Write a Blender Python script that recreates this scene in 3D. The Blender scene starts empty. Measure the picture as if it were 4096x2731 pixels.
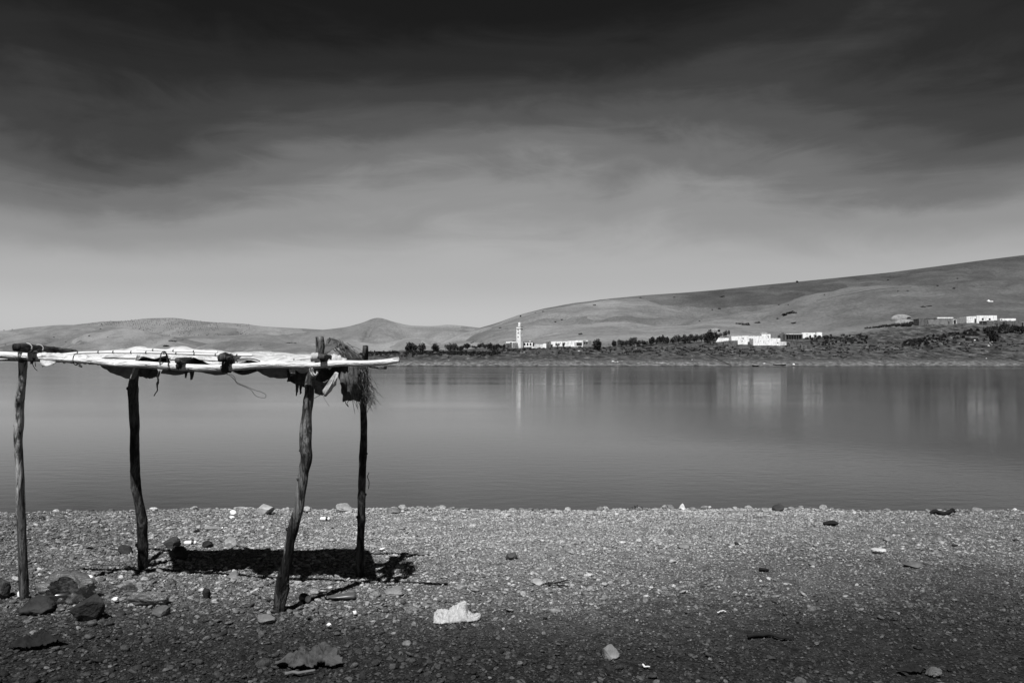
import bpy, bmesh, math, random
import numpy as np
from mathutils import Vector, noise as mnoise
random.seed(7); RNG = np.random.default_rng(11)
scene = bpy.context.scene
C = scene.collection
R = math.radians

# ------------------------------------------------------------------ camera
F = 3186.0; CX, CYP = 2048.0, 1365.5; HORIZON = 1448.0; CAMZ = 1.9
PITCH = math.atan((HORIZON - CYP) / F)
cam_d = bpy.data.cameras.new('camera'); cam = bpy.data.objects.new('camera', cam_d); C.objects.link(cam)
cam_d.sensor_width = 36.0; cam_d.lens = F / 4096 * 36.0; cam_d.clip_start = 0.1; cam_d.clip_end = 30000
cam.location = (0, 0, CAMZ); cam.rotation_euler = (math.pi / 2 + PITCH, 0, 0)
scene.camera = cam

# ------------------------------------------------------------------ sun, sky, exposure
SUN_EL, SUN_AZ = 57.0, 192.0          # azimuth clockwise from +Y: behind the camera, a little to its left
S = Vector((math.sin(R(SUN_AZ)) * math.cos(R(SUN_EL)), math.cos(R(SUN_AZ)) * math.cos(R(SUN_EL)), math.sin(R(SUN_EL))))
sun_d = bpy.data.lights.new('sun', 'SUN'); sun_d.energy = 5.0; sun_d.angle = R(0.5); sun_d.color = (1, 1, 1)
sun = bpy.data.objects.new('sun', sun_d); C.objects.link(sun); sun.rotation_euler = S.to_track_quat('Z', 'Y').to_euler()
scene.view_settings.view_transform = 'Standard'; scene.view_settings.look = 'None'
scene.view_settings.exposure = 0.25; scene.view_settings.gamma = 1.0

def g(v, a=1.0): return (v, v, v, a)

class NT:
    """small helper round a node tree"""
    def __init__(s, tree): s.t = tree; s.n = tree.nodes; s.l = tree.links
    def new(s, typ, **kw):
        nd = s.n.new(typ)
        for k, v in kw.items(): setattr(nd, k, v)
        return nd
    def put(s, sock, v):
        if isinstance(v, bpy.types.NodeSocket): s.l.new(v, sock)
        else: sock.default_value = v
    def math(s, op, a, b=0.0, c=None, clamp=False):
        nd = s.new('ShaderNodeMath', operation=op, use_clamp=clamp)
        s.put(nd.inputs[0], a); s.put(nd.inputs[1], b)
        if c is not None: s.put(nd.inputs[2], c)
        return nd.outputs[0]
    def noise(s, vec, scale, detail=4, rough=.55, dist=0.0):
        nd = s.new('ShaderNodeTexNoise'); s.put(nd.inputs['Vector'], vec)
        nd.inputs['Scale'].default_value = scale; nd.inputs['Detail'].default_value = detail
        nd.inputs['Roughness'].default_value = rough; nd.inputs['Distortion'].default_value = dist
        return nd.outputs['Fac']
    def mapping(s, vec, scale=(1, 1, 1), rot=(0, 0, 0), loc=(0, 0, 0)):
        nd = s.new('ShaderNodeMapping'); s.put(nd.inputs['Vector'], vec)
        nd.inputs['Scale'].default_value = scale; nd.inputs['Rotation'].default_value = rot; nd.inputs['Location'].default_value = loc
        return nd.outputs[0]
    def ramp(s, fac, stops, interp='LINEAR'):
        nd = s.new('ShaderNodeValToRGB'); nd.color_ramp.interpolation = interp; e = nd.color_ramp.elements
        while len(e) < len(stops): e.new(0.5)
        for el, (p, v) in zip(e, stops): el.position = p; el.color = g(v)
        s.put(nd.inputs[0], fac); return nd.outputs[0]
    def maprange(s, v, a, b, c, d, smooth=True):
        nd = s.new('ShaderNodeMapRange', interpolation_type='SMOOTHSTEP' if smooth else 'LINEAR')
        for i, q in enumerate((v, a, b, c, d)): s.put(nd.inputs[i], q)
        return nd.outputs[0]

world = bpy.data.worlds.new('World'); scene.world = world; world.use_nodes = True
w = NT(world.node_tree); w.n.clear()
sky = w.new('ShaderNodeTexSky', sky_type='NISHITA'); sky.sun_disc = False
sky.sun_elevation = R(SUN_EL); sky.sun_rotation = R(SUN_AZ); sky.air_density = 1.0; sky.dust_density = 1.5
sep = w.new('ShaderNodeSeparateColor'); w.l.new(sky.outputs[0], sep.inputs[0])       # red filter on black-and-white film
tc = w.new('ShaderNodeTexCoord'); D = tc.outputs['Generated']
xyz = w.new('ShaderNodeSeparateXYZ'); w.l.new(D, xyz.inputs[0])
X_, Y_, Z_ = xyz.outputs
el = w.math('MULTIPLY', w.math('ARCSINE', Z_), 180 / math.pi)
az = w.math('MULTIPLY', w.math('ARCTAN2', X_, Y_), 180 / math.pi)
# wispy cloud layer, streaks tilted a little
mp = w.mapping(D, scale=(1.5, 1.5, 4.6), rot=(0, R(-9), 0), loc=(2.7, 1.3, 5.2))
c1 = w.noise(mp, 1.6, 5, .55, .6); c2 = w.noise(w.mapping(D, scale=(2, 2, 8), rot=(0, R(-14), 0), loc=(3.1, 0, 1)), 2.6, 8, .6, 1.0)
wob = w.math('ADD', w.math('MULTIPLY', w.math('SUBTRACT', c1, .5), 6.5), w.math('MULTIPLY', w.math('SUBTRACT', c2, .5), 4.2))
wob = w.math('MULTIPLY', wob, w.maprange(el, 3, 12, 0.0, 1.0))
def lobe(a0, e0, sa, se):
    q = w.math('ADD', w.math('POWER', w.math('DIVIDE', w.math('SUBTRACT', az, a0), sa), 2.0),
               w.math('POWER', w.math('DIVIDE', w.math('SUBTRACT', el, e0), se), 2.0))
    return w.math('EXPONENT', w.math('MULTIPLY', q, -1.0))
eff = w.math('ADD', el, wob)
eff = w.math('SUBTRACT', eff, w.math('MULTIPLY', lobe(2, 16.0, 18, 6), 3.6))
eff = w.math('SUBTRACT', eff, w.math('MULTIPLY', lobe(24, 24, 12, 4), 3.5))
eff = w.math('ADD', eff, w.math('MULTIPLY', lobe(-32, 15, 13, 6), 2.6))
eff = w.math('ADD', eff, w.math('MULTIPLY', lobe(31, 15, 11, 5), 2.4))
tone = w.ramp(w.math('DIVIDE', eff, 30.0, clamp=True),
              [(0.0, .50), (.09, .50), (.20, .42), (.31, .29), (.40, .175), (.48, .10), (.56, .058), (.66, .028), (.78, .013), (1.0, .008)], 'EASE')
nred = w.maprange(sep.outputs[0], 0.0, 6.0, .85, 1.15, False)
col = w.math('MULTIPLY', tone, nred)
bg = w.new('ShaderNodeBackground'); w.l.new(col, bg.inputs[0]); bg.inputs[1].default_value = 0.86
wo = w.new('ShaderNodeOutputWorld'); w.l.new(bg.outputs[0], wo.inputs[0])

# ------------------------------------------------------------------ numpy noise, pixel helpers
_H = np.random.default_rng(5).random((256, 256))
def vnoise(x, y):
    x = np.asarray(x, float); y = np.asarray(y, float)
    xi = np.floor(x).astype(int); yi = np.floor(y).astype(int); fx = x - xi; fy = y - yi
    fx = fx * fx * (3 - 2 * fx); fy = fy * fy * (3 - 2 * fy)
    a = _H[xi & 255, yi & 255]; b = _H[(xi + 1) & 255, yi & 255]; c = _H[xi & 255, (yi + 1) & 255]; d = _H[(xi + 1) & 255, (yi + 1) & 255]
    return (a * (1 - fx) + b * fx) * (1 - fy) + (c * (1 - fx) + d * fx) * fy - .5
def fbm(x, y, o=4, gain=.5):
    s = 0; a = 1
    for k in range(o): s = s + a * vnoise(x * 2 ** k + 17.3 * k, y * 2 ** k + 9.1 * k); a *= gain
    return s
SA, CA = math.sin(PITCH), math.cos(PITCH)
def P(px, py, Y):
    u = (px - CX) / F; v = (CYP - py) / F
    yd = CA - v * SA; zd = SA + v * CA
    return np.array([u * Y / yd, Y, CAMZ + zd * Y / yd])
def zray(py, Y):                                     # height of the ray through row py at depth Y
    v = (CYP - py) / F; return CAMZ + (SA + v * CA) / (CA - v * SA) * Y
def row_of(z, Y):
    t = np.arctan2(z - CAMZ, Y) - PITCH; return CYP - F * np.tan(t)

# ------------------------------------------------------------------ object helpers
WORG = {}
def mesh_of(verts, faces, smooth=True, name='mesh'):
    me = bpy.data.meshes.new(name); me.from_pydata([tuple(map(float, v)) for v in verts], [], [tuple(map(int, f)) for f in faces])
    if smooth: me.polygons.foreach_set('use_smooth', [True] * len(me.polygons))
    me.update(); return me
def tag(o, label=None, cat=None, group=None, kind=None):
    if label: o['label'] = label
    if cat: o['category'] = cat
    if group: o['group'] = group
    if kind: o['kind'] = kind
    return o
def link(name, me, mat, parent=None, loc=(0, 0, 0)):
    o = bpy.data.objects.new(name, me); C.objects.link(o)
    if mat is not None and me is not None and not me.materials: me.materials.append(mat)
    if parent is not None: o.parent = parent
    o.location = loc; return o
def part(name, vf, mat, root, smooth=True, kind=None, label=None):
    """vf in world coordinates; becomes a child of root (root or part sits unrotated)"""
    org = WORG[root.name]; v = np.asarray(vf[0], float) - org
    o = link(name, mesh_of(v, vf[1], smooth, name), mat, root); WORG[o.name] = org
    if kind: o['kind'] = kind
    if label: o['label'] = label
    return o
def empty(name, loc):
    o = bpy.data.objects.new(name, None); C.objects.link(o); o.location = tuple(map(float, loc)); o.empty_display_size = .2
    WORG[o.name] = np.array(loc, float); return o
def single(name, vf, mat, loc, smooth=True):
    """vf in world coordinates, origin moved to loc"""
    loc = np.array(loc, float); o = link(name, mesh_of(np.asarray(vf[0], float) - loc, vf[1], smooth, name), mat, None, tuple(loc))
    WORG[o.name] = loc; return o
def copy_tree(o, parent=None):
    c = o.copy(); C.objects.link(c); c.parent = parent
    for ch in list(o.children): copy_tree(ch, c)
    return c
def cat_vf(*vfs):
    V, Fc, n = [], [], 0
    for v, f in vfs:
        V.append(np.asarray(v, float)); Fc += [tuple(i + n for i in q) for q in f]; n += len(v)
    return np.concatenate(V), Fc
def spline(pts, n):
    pts = np.asarray(pts, float); d = np.r_[0, np.cumsum(np.maximum(np.linalg.norm(np.diff(pts, axis=0), axis=1), 1e-6))]
    t = np.linspace(0, d[-1], n); out = np.zeros((n, pts.shape[1]))
    m = np.gradient(pts, d, axis=0) if len(pts) > 2 else np.repeat((pts[1:] - pts[:1]) / d[-1], 2, 0)
    k = np.clip(np.searchsorted(d, t, 'right') - 1, 0, len(pts) - 2)
    h = (d[k + 1] - d[k])[:, None]; s = ((t - d[k])[:, None]) / h
    return (2*s**3-3*s**2+1)*pts[k] + (s**3-2*s**2+s)*h*m[k] + (-2*s**3+3*s**2)*pts[k+1] + (s**3-s**2)*h*m[k+1]
def tube(pts, rad, sides=12, rough=0.0, seed=0, cap=True, stretch=6.0, round_end=True):
    pts = np.asarray(pts, float); n = len(pts); rad = np.broadcast_to(np.asarray(rad, float), (n,)).copy()
    T = np.gradient(pts, axis=0); T /= np.linalg.norm(T, axis=1)[:, None] + 1e-12
    a = np.array([0, 0, 1.0]) if abs(T[0][2]) < .9 else np.array([1.0, 0, 0])
    N = np.cross(T[0], a); N /= np.linalg.norm(N); V = []; dist = np.r_[0, np.cumsum(np.linalg.norm(np.diff(pts, axis=0), axis=1))]
    for i in range(n):
        N = N - T[i] * N.dot(T[i]); N /= np.linalg.norm(N); B = np.cross(T[i], N)
        th = np.arange(sides) / sides * 2 * np.pi
        r = rad[i] * (1 + rough * 2 * fbm(np.cos(th) * 1.6 + seed * 3.7 + np.sin(th) * .7, np.sin(th) * 1.6 + dist[i] * stretch + seed, 3)) if rough else np.full(sides, rad[i])
        V.append(pts[i] + r[:, None] * (np.cos(th)[:, None] * N + np.sin(th)[:, None] * B))
    V = np.concatenate(V); Fc = []
    for i in range(n - 1):
        for k in range(sides):
            k2 = (k + 1) % sides; Fc.append((i*sides+k, i*sides+k2, (i+1)*sides+k2, (i+1)*sides+k))
    if cap:
        o = rad[0] * .12 * T[0] if round_end else 0; V = np.vstack([V, pts[0] - o, pts[-1] + (rad[-1] * .12 * T[-1] if round_end else 0)]); c0, c1 = len(V) - 2, len(V) - 1
        for k in range(sides):
            k2 = (k + 1) % sides; Fc.append((c0, k2, k)); Fc.append((c1, (n-1)*sides+k, (n-1)*sides+k2))
    return V, Fc
def box(x0, x1, y0, y1, z0, z1):
    v = np.array([(x, y, z) for z in (z0, z1) for y in (y0, y1) for x in (x0, x1)])
    return v, [(0, 2, 3, 1), (4, 5, 7, 6), (0, 1, 5, 4), (2, 6, 7, 3), (0, 4, 6, 2), (1, 3, 7, 5)]

# ------------------------------------------------------------------ materials (all grey: a black-and-white picture)
def mat(name, base=.3, rough=.85, spec=.2):
    m = bpy.data.materials.new(name); m.use_nodes = True; t = NT(m.node_tree); b = t.n['Principled BSDF']
    b.inputs['Base Color'].default_value = g(base); b.inputs['Roughness'].default_value = rough; b.inputs['Specular IOR Level'].default_value = spec
    return m, t, b
def objco(t): return t.new('ShaderNodeTexCoord').outputs['Object']
def bump(t, b, h, strength=.5, dist=.01):
    nd = t.new('ShaderNodeBump'); nd.inputs['Strength'].default_value = strength; nd.inputs['Distance'].default_value = dist
    t.put(nd.inputs['Height'], h); t.l.new(nd.outputs[0], b.inputs['Normal']); return nd
M = {}
# beach ground: fine grit between the pebbles
m, t, b = mat('beach_grit', .2, .95, .1); M['beach'] = m; o_ = objco(t)
at = t.new('ShaderNodeAttribute'); at.attribute_name = 'tone'
vo = t.new('ShaderNodeTexVoronoi'); t.put(vo.inputs['Vector'], o_); vo.inputs['Scale'].default_value = 85
sp = t.new('ShaderNodeSeparateColor'); t.l.new(vo.outputs['Color'], sp.inputs[0])
k = t.math('MULTIPLY', at.outputs['Fac'], t.maprange(sp.outputs[0], 0, 1, .35, 1.25, False))
k = t.math('MULTIPLY', k, t.maprange(t.noise(o_, 9, 5, .7), .3, .7, .55, 1.2))
t.l.new(k, b.inputs['Base Color']); bump(t, b, t.math('SUBTRACT', t.noise(o_, 60, 4, .7), t.math('MULTIPLY', vo.outputs['Distance'], 1.0)), 1.0, .012)
# pebbles: tone carried by each instance
def stone_mat(name, attr_type, base=None, contrast=.45, gloss=.25):
    m, t, b = mat(name, .25, .8, gloss * .6); o_ = objco(t)
    n1 = t.noise(o_, 2.2, 5, .65); n2 = t.noise(o_, 9, 4, .7)
    k = t.math('ADD', t.maprange(n1, .3, .7, 1 - contrast, 1 + contrast), t.math('MULTIPLY', t.math('SUBTRACT', n2, .5), .7))
    if attr_type:
        a = t.new('ShaderNodeAttribute', attribute_type=attr_type); a.attribute_name = 'tone'; k = t.math('MULTIPLY', k, a.outputs['Fac'])
    else: k = t.math('MULTIPLY', k, base)
    t.l.new(t.math('MAXIMUM', k, .01), b.inputs['Base Color']); bump(t, b, n2, .5, .05); return m
M['pebble'] = stone_mat('pebble_stone', 'INSTANCER')
M['stone'] = stone_mat('loose_stone', 'OBJECT')
# weathered wood
def wood(name, lo, hi, axis=2, bark=0.0, crack=.5, sleeve=None):
    """grain, cracks and bark flakes drawn out along one axis"""
    m, t, b = mat(name, .4, .8, .15); o_ = objco(t)
    def st(f, along): sc = [f, f, f]; sc[axis] = along; return t.mapping(o_, scale=tuple(sc))
    n1 = t.noise(st(34, 2.0), 1.0, 6, .65, .5); n2 = t.noise(st(75, 1.3), 1.0, 3, .6, .3); n3 = t.noise(st(9, 2.2), 1.0, 5, .7, .8)
    k = t.maprange(n1, .34, .64, lo, hi)
    if bark: k = t.math('MULTIPLY', k, t.maprange(n3, .42 + .12 * bark, .50 + .12 * bark, .25, 1.0))
    if sleeve is not None:                                   # bark still on below a ragged edge, bare bleached wood above
        sz = t.new('ShaderNodeSeparateXYZ'); t.l.new(o_, sz.inputs[0]); e = t.math('ADD', sz.outputs[2], t.math('MULTIPLY', t.math('SUBTRACT', n3, .5), 1.3))
        k = t.math('MULTIPLY', k, t.maprange(e, sleeve - .03, sleeve + .03, .30, 1.0))
    k = t.math('MULTIPLY', k, t.maprange(n2, .30, .30 + .12 * crack + .01, .10, 1.0)); t.l.new(k, b.inputs['Base Color'])
    bump(t, b, t.math('ADD', n1, t.math('ADD', t.math('MULTIPLY', n2, .6), t.math('MULTIPLY', n3, 1.6 if bark else .2))), 1.0, .018); return m
M['post_pale'] = wood('weathered_post_wood', .08, .46, bark=-.1, crack=1.0, sleeve=.72)
M['post_mottled'] = wood('barked_post_wood', .02, .24, bark=.45, crack=.8, sleeve=.42)
M['post_dark'] = wood('dark_bark_post', .02, .09, bark=.3)
M['beam'] = wood('bleached_pole_wood', .50, .84, axis=0, bark=-.9, crack=.9)
M['log_dark'] = wood('dark_bark_log', .03, .16, axis=1, bark=.4)
m, t, b = mat('bamboo_cane', .7, .45, .35); M['cane'] = m; o_ = objco(t)
t.l.new(t.maprange(t.noise(t.mapping(o_, scale=(3, 30, 30)), 1, 4), .3, .7, .55, .85), b.inputs['Base Color'])
M['node'] = mat('cane_node', .10, .8)[0]
def fabric(name, base, rough=.9, transl=.0, dirt=.25):
    m, t, b = mat(name, base, rough, .1); o_ = objco(t)
    k = t.math('MULTIPLY', t.maprange(t.noise(o_, 9, 7, .75, .8), .34, .6, 1 - dirt, 1.0), base); t.l.new(k, b.inputs['Base Color'])
    bump(t, b, t.noise(t.mapping(o_, scale=(1, 1, 1)), 45, 4, .6), .35, .006)
    if transl:
        out = t.n['Material Output']; tr = t.new('ShaderNodeBsdfTranslucent'); tr.inputs[0].default_value = g(base); mx = t.new('ShaderNodeMixShader'); mx.inputs[0].default_value = transl
        t.l.new(b.outputs[0], mx.inputs[1]); t.l.new(tr.outputs[0], mx.inputs[2]); t.l.new(mx.outputs[0], out.inputs[0])
    return m
M['canvas'] = fabric('white_canvas', .54, .9, 0, .55)
M['sag_shade'] = fabric('shade_grey_canvas', .20, .95, 0, .5)  # canvas sags toned grey: the roof's shade painted into the cloth colour
M['tarp_and_shade'] = fabric('grey_tarpaulin_and_shade', .10, .5, 0, .6)  # real tarpaulin; on canvas sags it stands in for shade under the roof
M['rag'] = fabric('rag_cloth', .075, .95, 0, .7)
M['rag_dark'] = fabric('dark_rag_cloth', .02, .95, 0, .5)
M['rope'] = mat('rope_fibre', .045, .95)[0]
M['rope_pale'] = mat('pale_rope_fibre', .40, .95)[0]
m, t, b = mat('straw', .3, .7); M['straw'] = m
t.l.new(t.maprange(t.noise(objco(t), 22, 3), .3, .7, .012, .15), b.inputs['Base Color'])
def film(name, base, clear, rough=.25):
    m, t, b = mat(name, base, rough, .6); out = t.n['Material Output']; o_ = objco(t)
    bump(t, b, t.noise(o_, 38, 5, .65, 1.2), .8, .01)
    tr = t.new('ShaderNodeBsdfTransparent'); tr.inputs[0].default_value = g(.85); tl = t.new('ShaderNodeBsdfTranslucent'); tl.inputs[0].default_value = g(base)
    m1 = t.new('ShaderNodeMixShader'); m1.inputs[0].default_value = .3; t.l.new(b.outputs[0], m1.inputs[1]); t.l.new(tl.outputs[0], m1.inputs[2])
    m2 = t.new('ShaderNodeMixShader'); t.put(m2.inputs[0], t.maprange(t.noise(o_, 6, 4), .3, .7, clear * .6, min(1, clear * 1.3)))
    t.l.new(m1.outputs[0], m2.inputs[1]); t.l.new(tr.outputs[0], m2.inputs[2]); t.l.new(m2.outputs[0], out.inputs[0]); return m
M['film_grey'] = film('grey_plastic_film', .15, .2, .25)
M['film_clear'] = film('clear_plastic_film', .34, .3)
M['film_white'] = film('white_plastic_film', .58, .10, .35)
M['paper'] = mat('white_scrap', .75, .7)[0]
M['bottle_dark'] = mat('brown_bottle_plastic', .07, .35, .5)[0]
M['can_dark'] = mat('dark_can_metal', .02, .3, .6)[0]
M['can_white'] = mat('white_can_paint', .75, .4, .4)[0]
M['char'] = mat('charred_wood', .012, .9)[0]
M['twig'] = mat('dry_twig', .12, .9)[0]
M['twig_pale'] = mat('pale_twig', .6, .8)[0]
# far land
def land(name, stops, s1, s2, s3, fields=None, bumpd=2.0):
    m, t, b = mat(name, .2, .95, .05); o_ = objco(t)
    n = t.math('ADD', t.math('MULTIPLY', t.noise(o_, s1, 5, .6, .5), .5), t.math('ADD', t.math('MULTIPLY', t.noise(t.mapping(o_, scale=(1, 1, 2.5), rot=(0, 0, R(20))), s2, 5, .65), .3), t.math('MULTIPLY', t.noise(o_, s3, 3, .7), .34)))
    k = t.ramp(n, stops)
    if fields:
        vo = t.new('ShaderNodeTexVoronoi'); dn = t.new('ShaderNodeTexNoise'); dn.inputs['Scale'].default_value = fields * 2; t.put(dn.inputs['Vector'], o_)
        ad = t.new('ShaderNodeVectorMath', operation='MULTIPLY_ADD'); t.l.new(dn.outputs['Color'], ad.inputs[0]); ad.inputs[1].default_value = (.9 / fields,) * 3; t.l.new(o_, ad.inputs[2])
        t.l.new(ad.outputs[0], vo.inputs['Vector']); vo.inputs['Scale'].default_value = fields
        s_ = t.new('ShaderNodeSeparateColor'); t.l.new(vo.outputs['Color'], s_.inputs[0]); k = t.math('MULTIPLY', k, t.maprange(s_.outputs[0], 0, 1, .76, 1.2, False))
        ve = t.new('ShaderNodeTexVoronoi', feature='DISTANCE_TO_EDGE'); t.l.new(ad.outputs[0], ve.inputs['Vector']); ve.inputs['Scale'].default_value = fields * 1.7      # field edges and tracks
        k = t.math('MULTIPLY', k, t.maprange(ve.outputs['Distance'], .002, .012, .88, 1.0))
        tk = t.math('MULTIPLY', t.maprange(t.noise(o_, s3 * 1.5, 3, .8), .58, .70, 1.0, .55), 1.0); k = t.math('MULTIPLY', k, tk)
    t.l.new(k, b.inputs['Base Color']); bump(t, b, t.noise(o_, s2 * 1.6, 7, .7), 1.0, bumpd * 1.5); return m, t, b
M['hill'] = land('dry_hillside', [(.36, .07), (.46, .11), (.54, .14), (.66, .20)], .008, .03, .35, .0045, 3.0)[0]
M['hill_far'] = land('far_dry_hillside', [(.36, .10), (.46, .135), (.54, .16), (.66, .21)], .004, .015, .12, .0032, 5.0)[0]
# far bank: pale gravel beach by the water, scrubby dark ground above, dry hillside beyond
m, t, b = land('far_bank_ground', [(.36, .06), (.46, .095), (.54, .125), (.66, .19)], .007, .03, .35, .004, 2.5); M['bank'] = m
old = b.inputs['Base Color'].links[0].from_socket; o_ = objco(t)
geo = t.new('ShaderNodeNewGeometry'); sx = t.new('ShaderNodeSeparateXYZ'); t.l.new(geo.outputs['Position'], sx.inputs[0])
sc = t.noise(t.mapping(o_, scale=(.9, .55, 1)), .3, 7, .78, .5); scrub = t.ramp(sc, [(.40, .022), (.48, .045), (.55, .075), (.62, .125), (.70, .25)])
gr = t.noise(t.mapping(o_, scale=(1, .4, 3)), .5, 6, .8); gravel = t.ramp(gr, [(.36, .035), (.47, .09), (.56, .16), (.68, .36)])
hz = t.math('ADD', sx.outputs[2], t.math('MULTIPLY', t.math('SUBTRACT', sc, .5), 6.0))
mixA = t.new('ShaderNodeMix', data_type='FLOAT'); t.put(mixA.inputs[0], t.maprange(hz, 1.2, 3.2, 0, 1)); t.put(mixA.inputs[2], gravel); t.put(mixA.inputs[3], scrub)
mixB = t.new('ShaderNodeMix', data_type='FLOAT'); yy = t.math('ADD', sx.outputs[1], t.math('MULTIPLY', t.math('SUBTRACT', sc, .5), 130.0))
t.put(mixB.inputs[0], t.maprange(yy, 425, 475, 0, 1)); t.put(mixB.inputs[2], mixA.outputs[0]); t.put(mixB.inputs[3], t.math('MULTIPLY', old, t.maprange(t.math('ADD', sx.outputs[0], t.math('MULTIPLY', t.math('SUBTRACT', t.noise(o_, .006, 4, .6), .5), 260)), 60, 430, 1.45, .68)))   # pale stubble on the spur, darker fallow beyond
far_field = t.maprange(t.math('ADD', sx.outputs[1], t.math('MULTIPLY', t.math('SUBTRACT', t.noise(o_, .01, 4, .6), .5), 60)), 770, 850, 1.0, .74)   # rougher, darker pasture behind the middle ridge
wet = t.maprange(sx.outputs[2], .12, .4, .15, 1.0)
t.l.new(t.math('MULTIPLY', t.math('MULTIPLY', mixB.outputs[0], wet), far_field), b.inputs['Base Color'])
M['track'] = mat('dusty_track', .135, .95, .05)[0]
# lake
m, t, b = mat('lake_water', .012, .17, .5); M['water'] = m; o_ = objco(t); b.inputs['IOR'].default_value = 1.33
wv = t.math('ADD', t.noise(t.mapping(o_, scale=(.8, 1.3, 1)), 3.0, 2, .5), t.math('MULTIPLY', t.noise(t.mapping(o_, scale=(.8, 1.2, 1)), 14.0, 3, .5), .35))
patch = t.maprange(t.noise(t.mapping(o_, scale=(.2, 1, 1)), .06, 4, .6), .35, .65, .4, 1.1)
nd = bump(t, b, wv, 1.0, .0030); t.put(nd.inputs['Strength'], patch)
t.put(b.inputs['Roughness'], t.maprange(t.noise(t.mapping(o_, scale=(.15, 1, 1)), .03, 4, .6), .35, .65, .065, .115))
# village
def plaster(name, base, dirt=.3):
    m, t, b = mat(name, base, .9, .1); o_ = objco(t)
    k = t.math('MULTIPLY', t.maprange(t.noise(t.mapping(o_, scale=(1, 1, .35)), 1.1, 6, .75), .36, .56, 1 - dirt, 1), base); t.l.new(k, b.inputs['Base Color']); bump(t, b, t.noise(o_, 3, 4, .7), .4, .05); return m
M['lime'] = plaster('whitewashed_plaster', .86, .35); M['lime_old'] = plaster('worn_whitewash', .66, .45)
M['mud'] = plaster('grey_mud_plaster', .20, .4); M['rubble'] = plaster('rubble_stone_masonry', .13, .65)
M['dark'] = mat('dark_interior', .012, .95)[0]; M['door'] = mat('dark_painted_door', .03, .6)[0]; M['trim'] = mat('dark_cornice_paint', .06, .8)[0]
M['roof'] = plaster('earth_roof', .22, .4); M['hay'] = plaster('straw_rick', .24, .4); M['glass'] = mat('window_pane', .02, .1, .5)[0]
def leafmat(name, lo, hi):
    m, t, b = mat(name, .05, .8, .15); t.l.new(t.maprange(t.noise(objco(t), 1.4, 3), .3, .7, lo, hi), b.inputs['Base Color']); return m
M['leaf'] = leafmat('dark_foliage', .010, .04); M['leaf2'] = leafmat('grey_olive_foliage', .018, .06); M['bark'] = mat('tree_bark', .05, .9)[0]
M['boat'] = mat('tarred_boat_hull', .02, .6)[0]; M['boat_rim'] = mat('pale_boat_rim', .6, .6)[0]
M['cloth_dark'] = mat('dark_clothing', .02, .9)[0]

# ================================================================== THE SETTING
def grid_faces(nr, nc):
    i = np.arange(nr - 1)[:, None] * nc + np.arange(nc - 1)[None, :]
    return np.stack([i, i + 1, i + nc + 1, i + nc], -1).reshape(-1, 4)
def grid_mesh(name, X, Y, Z, mt):
    nr, nc = X.shape; me = bpy.data.meshes.new(name); V = np.stack([X, Y, Z], -1).reshape(-1, 3); fc = grid_faces(nr, nc)
    me.vertices.add(len(V)); me.vertices.foreach_set('co', V.ravel().astype(np.float32))
    me.loops.add(fc.size); me.loops.foreach_set('vertex_index', fc.ravel().astype(np.int32))
    me.polygons.add(len(fc)); me.polygons.foreach_set('loop_start', np.arange(0, fc.size, 4, dtype=np.int32)); me.polygons.foreach_set('loop_total', np.full(len(fc), 4, np.int32))
    me.update(calc_edges=True); me.polygons.foreach_set('use_smooth', np.ones(len(fc), bool)); me.validate()
    return link(name, me, mt)

# ---- near beach, running on under the lake as its bed
def shore_y(x): return 10.25 - .012 * x * x / (1 + .02 * x * x) + .35 * vnoise(x * .35 + 3, 4.2) + .12 * vnoise(x * 1.3, 8.8)
def beach_z(x, y):
    x = np.asarray(x, float); y = np.asarray(y, float); d = shore_y(x) - y         # metres inland of the waterline
    z = np.where(d > 0, .17 * (1 - np.exp(-np.maximum(d, 0) / .7)) + .016 * np.maximum(d, 0), np.maximum(.24 * d, -3 + .0006 * d))
    return z + np.where(d > .3, .05, .02) * fbm(x * .8, y * .8, 3) + .022 * fbm(x * 4, y * 4, 3)
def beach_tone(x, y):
    """pale bleached shingle in a belt along the water, darker gravel inland and towards the right, deepened by a vignette painted in"""
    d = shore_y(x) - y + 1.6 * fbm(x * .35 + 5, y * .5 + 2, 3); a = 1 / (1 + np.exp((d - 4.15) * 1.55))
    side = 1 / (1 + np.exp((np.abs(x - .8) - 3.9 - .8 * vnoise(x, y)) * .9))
    wetf = .35 + .65 / (1 + np.exp(-(shore_y(x) - y - .22) * 14)); return (.024 + .37 * a * (.30 + .70 * side) + .014 * side) * wetf  # inland and side falloff: part real gravel tone, part painted vignette
def ax(a, b, s, far): 
    n = np.arange(a, b + s / 2, s); g1 = b + np.cumsum(s * 1.22 ** np.arange(1, 60)); g1 = g1[g1 < far]
    return n, np.r_[g1, far]
nx, fx_ = ax(-8.5, 8.5, .06, 14000); ny, fy_ = ax(1.5, 12, .06, 14000); _, by_ = ax(0, 0.0, .06, 300)
gx = np.r_[-fx_[::-1], nx, fx_]; gy = np.r_[1.5 - by_[::-1], ny, fy_]
XX, YY = np.meshgrid(gx, gy); ZZ = beach_z(np.clip(XX, -60, 60), np.clip(YY, -60, 60))
ZZ = np.where(np.hypot(XX, YY) > 60, np.where(YY > 0, -4.0, ZZ), ZZ)
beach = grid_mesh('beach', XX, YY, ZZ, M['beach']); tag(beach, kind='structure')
at_ = beach.data.attributes.new('tone', 'FLOAT', 'POINT'); at_.data.foreach_set('value', (beach_tone(XX, YY) * .68).ravel().astype(np.float32))
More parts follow.
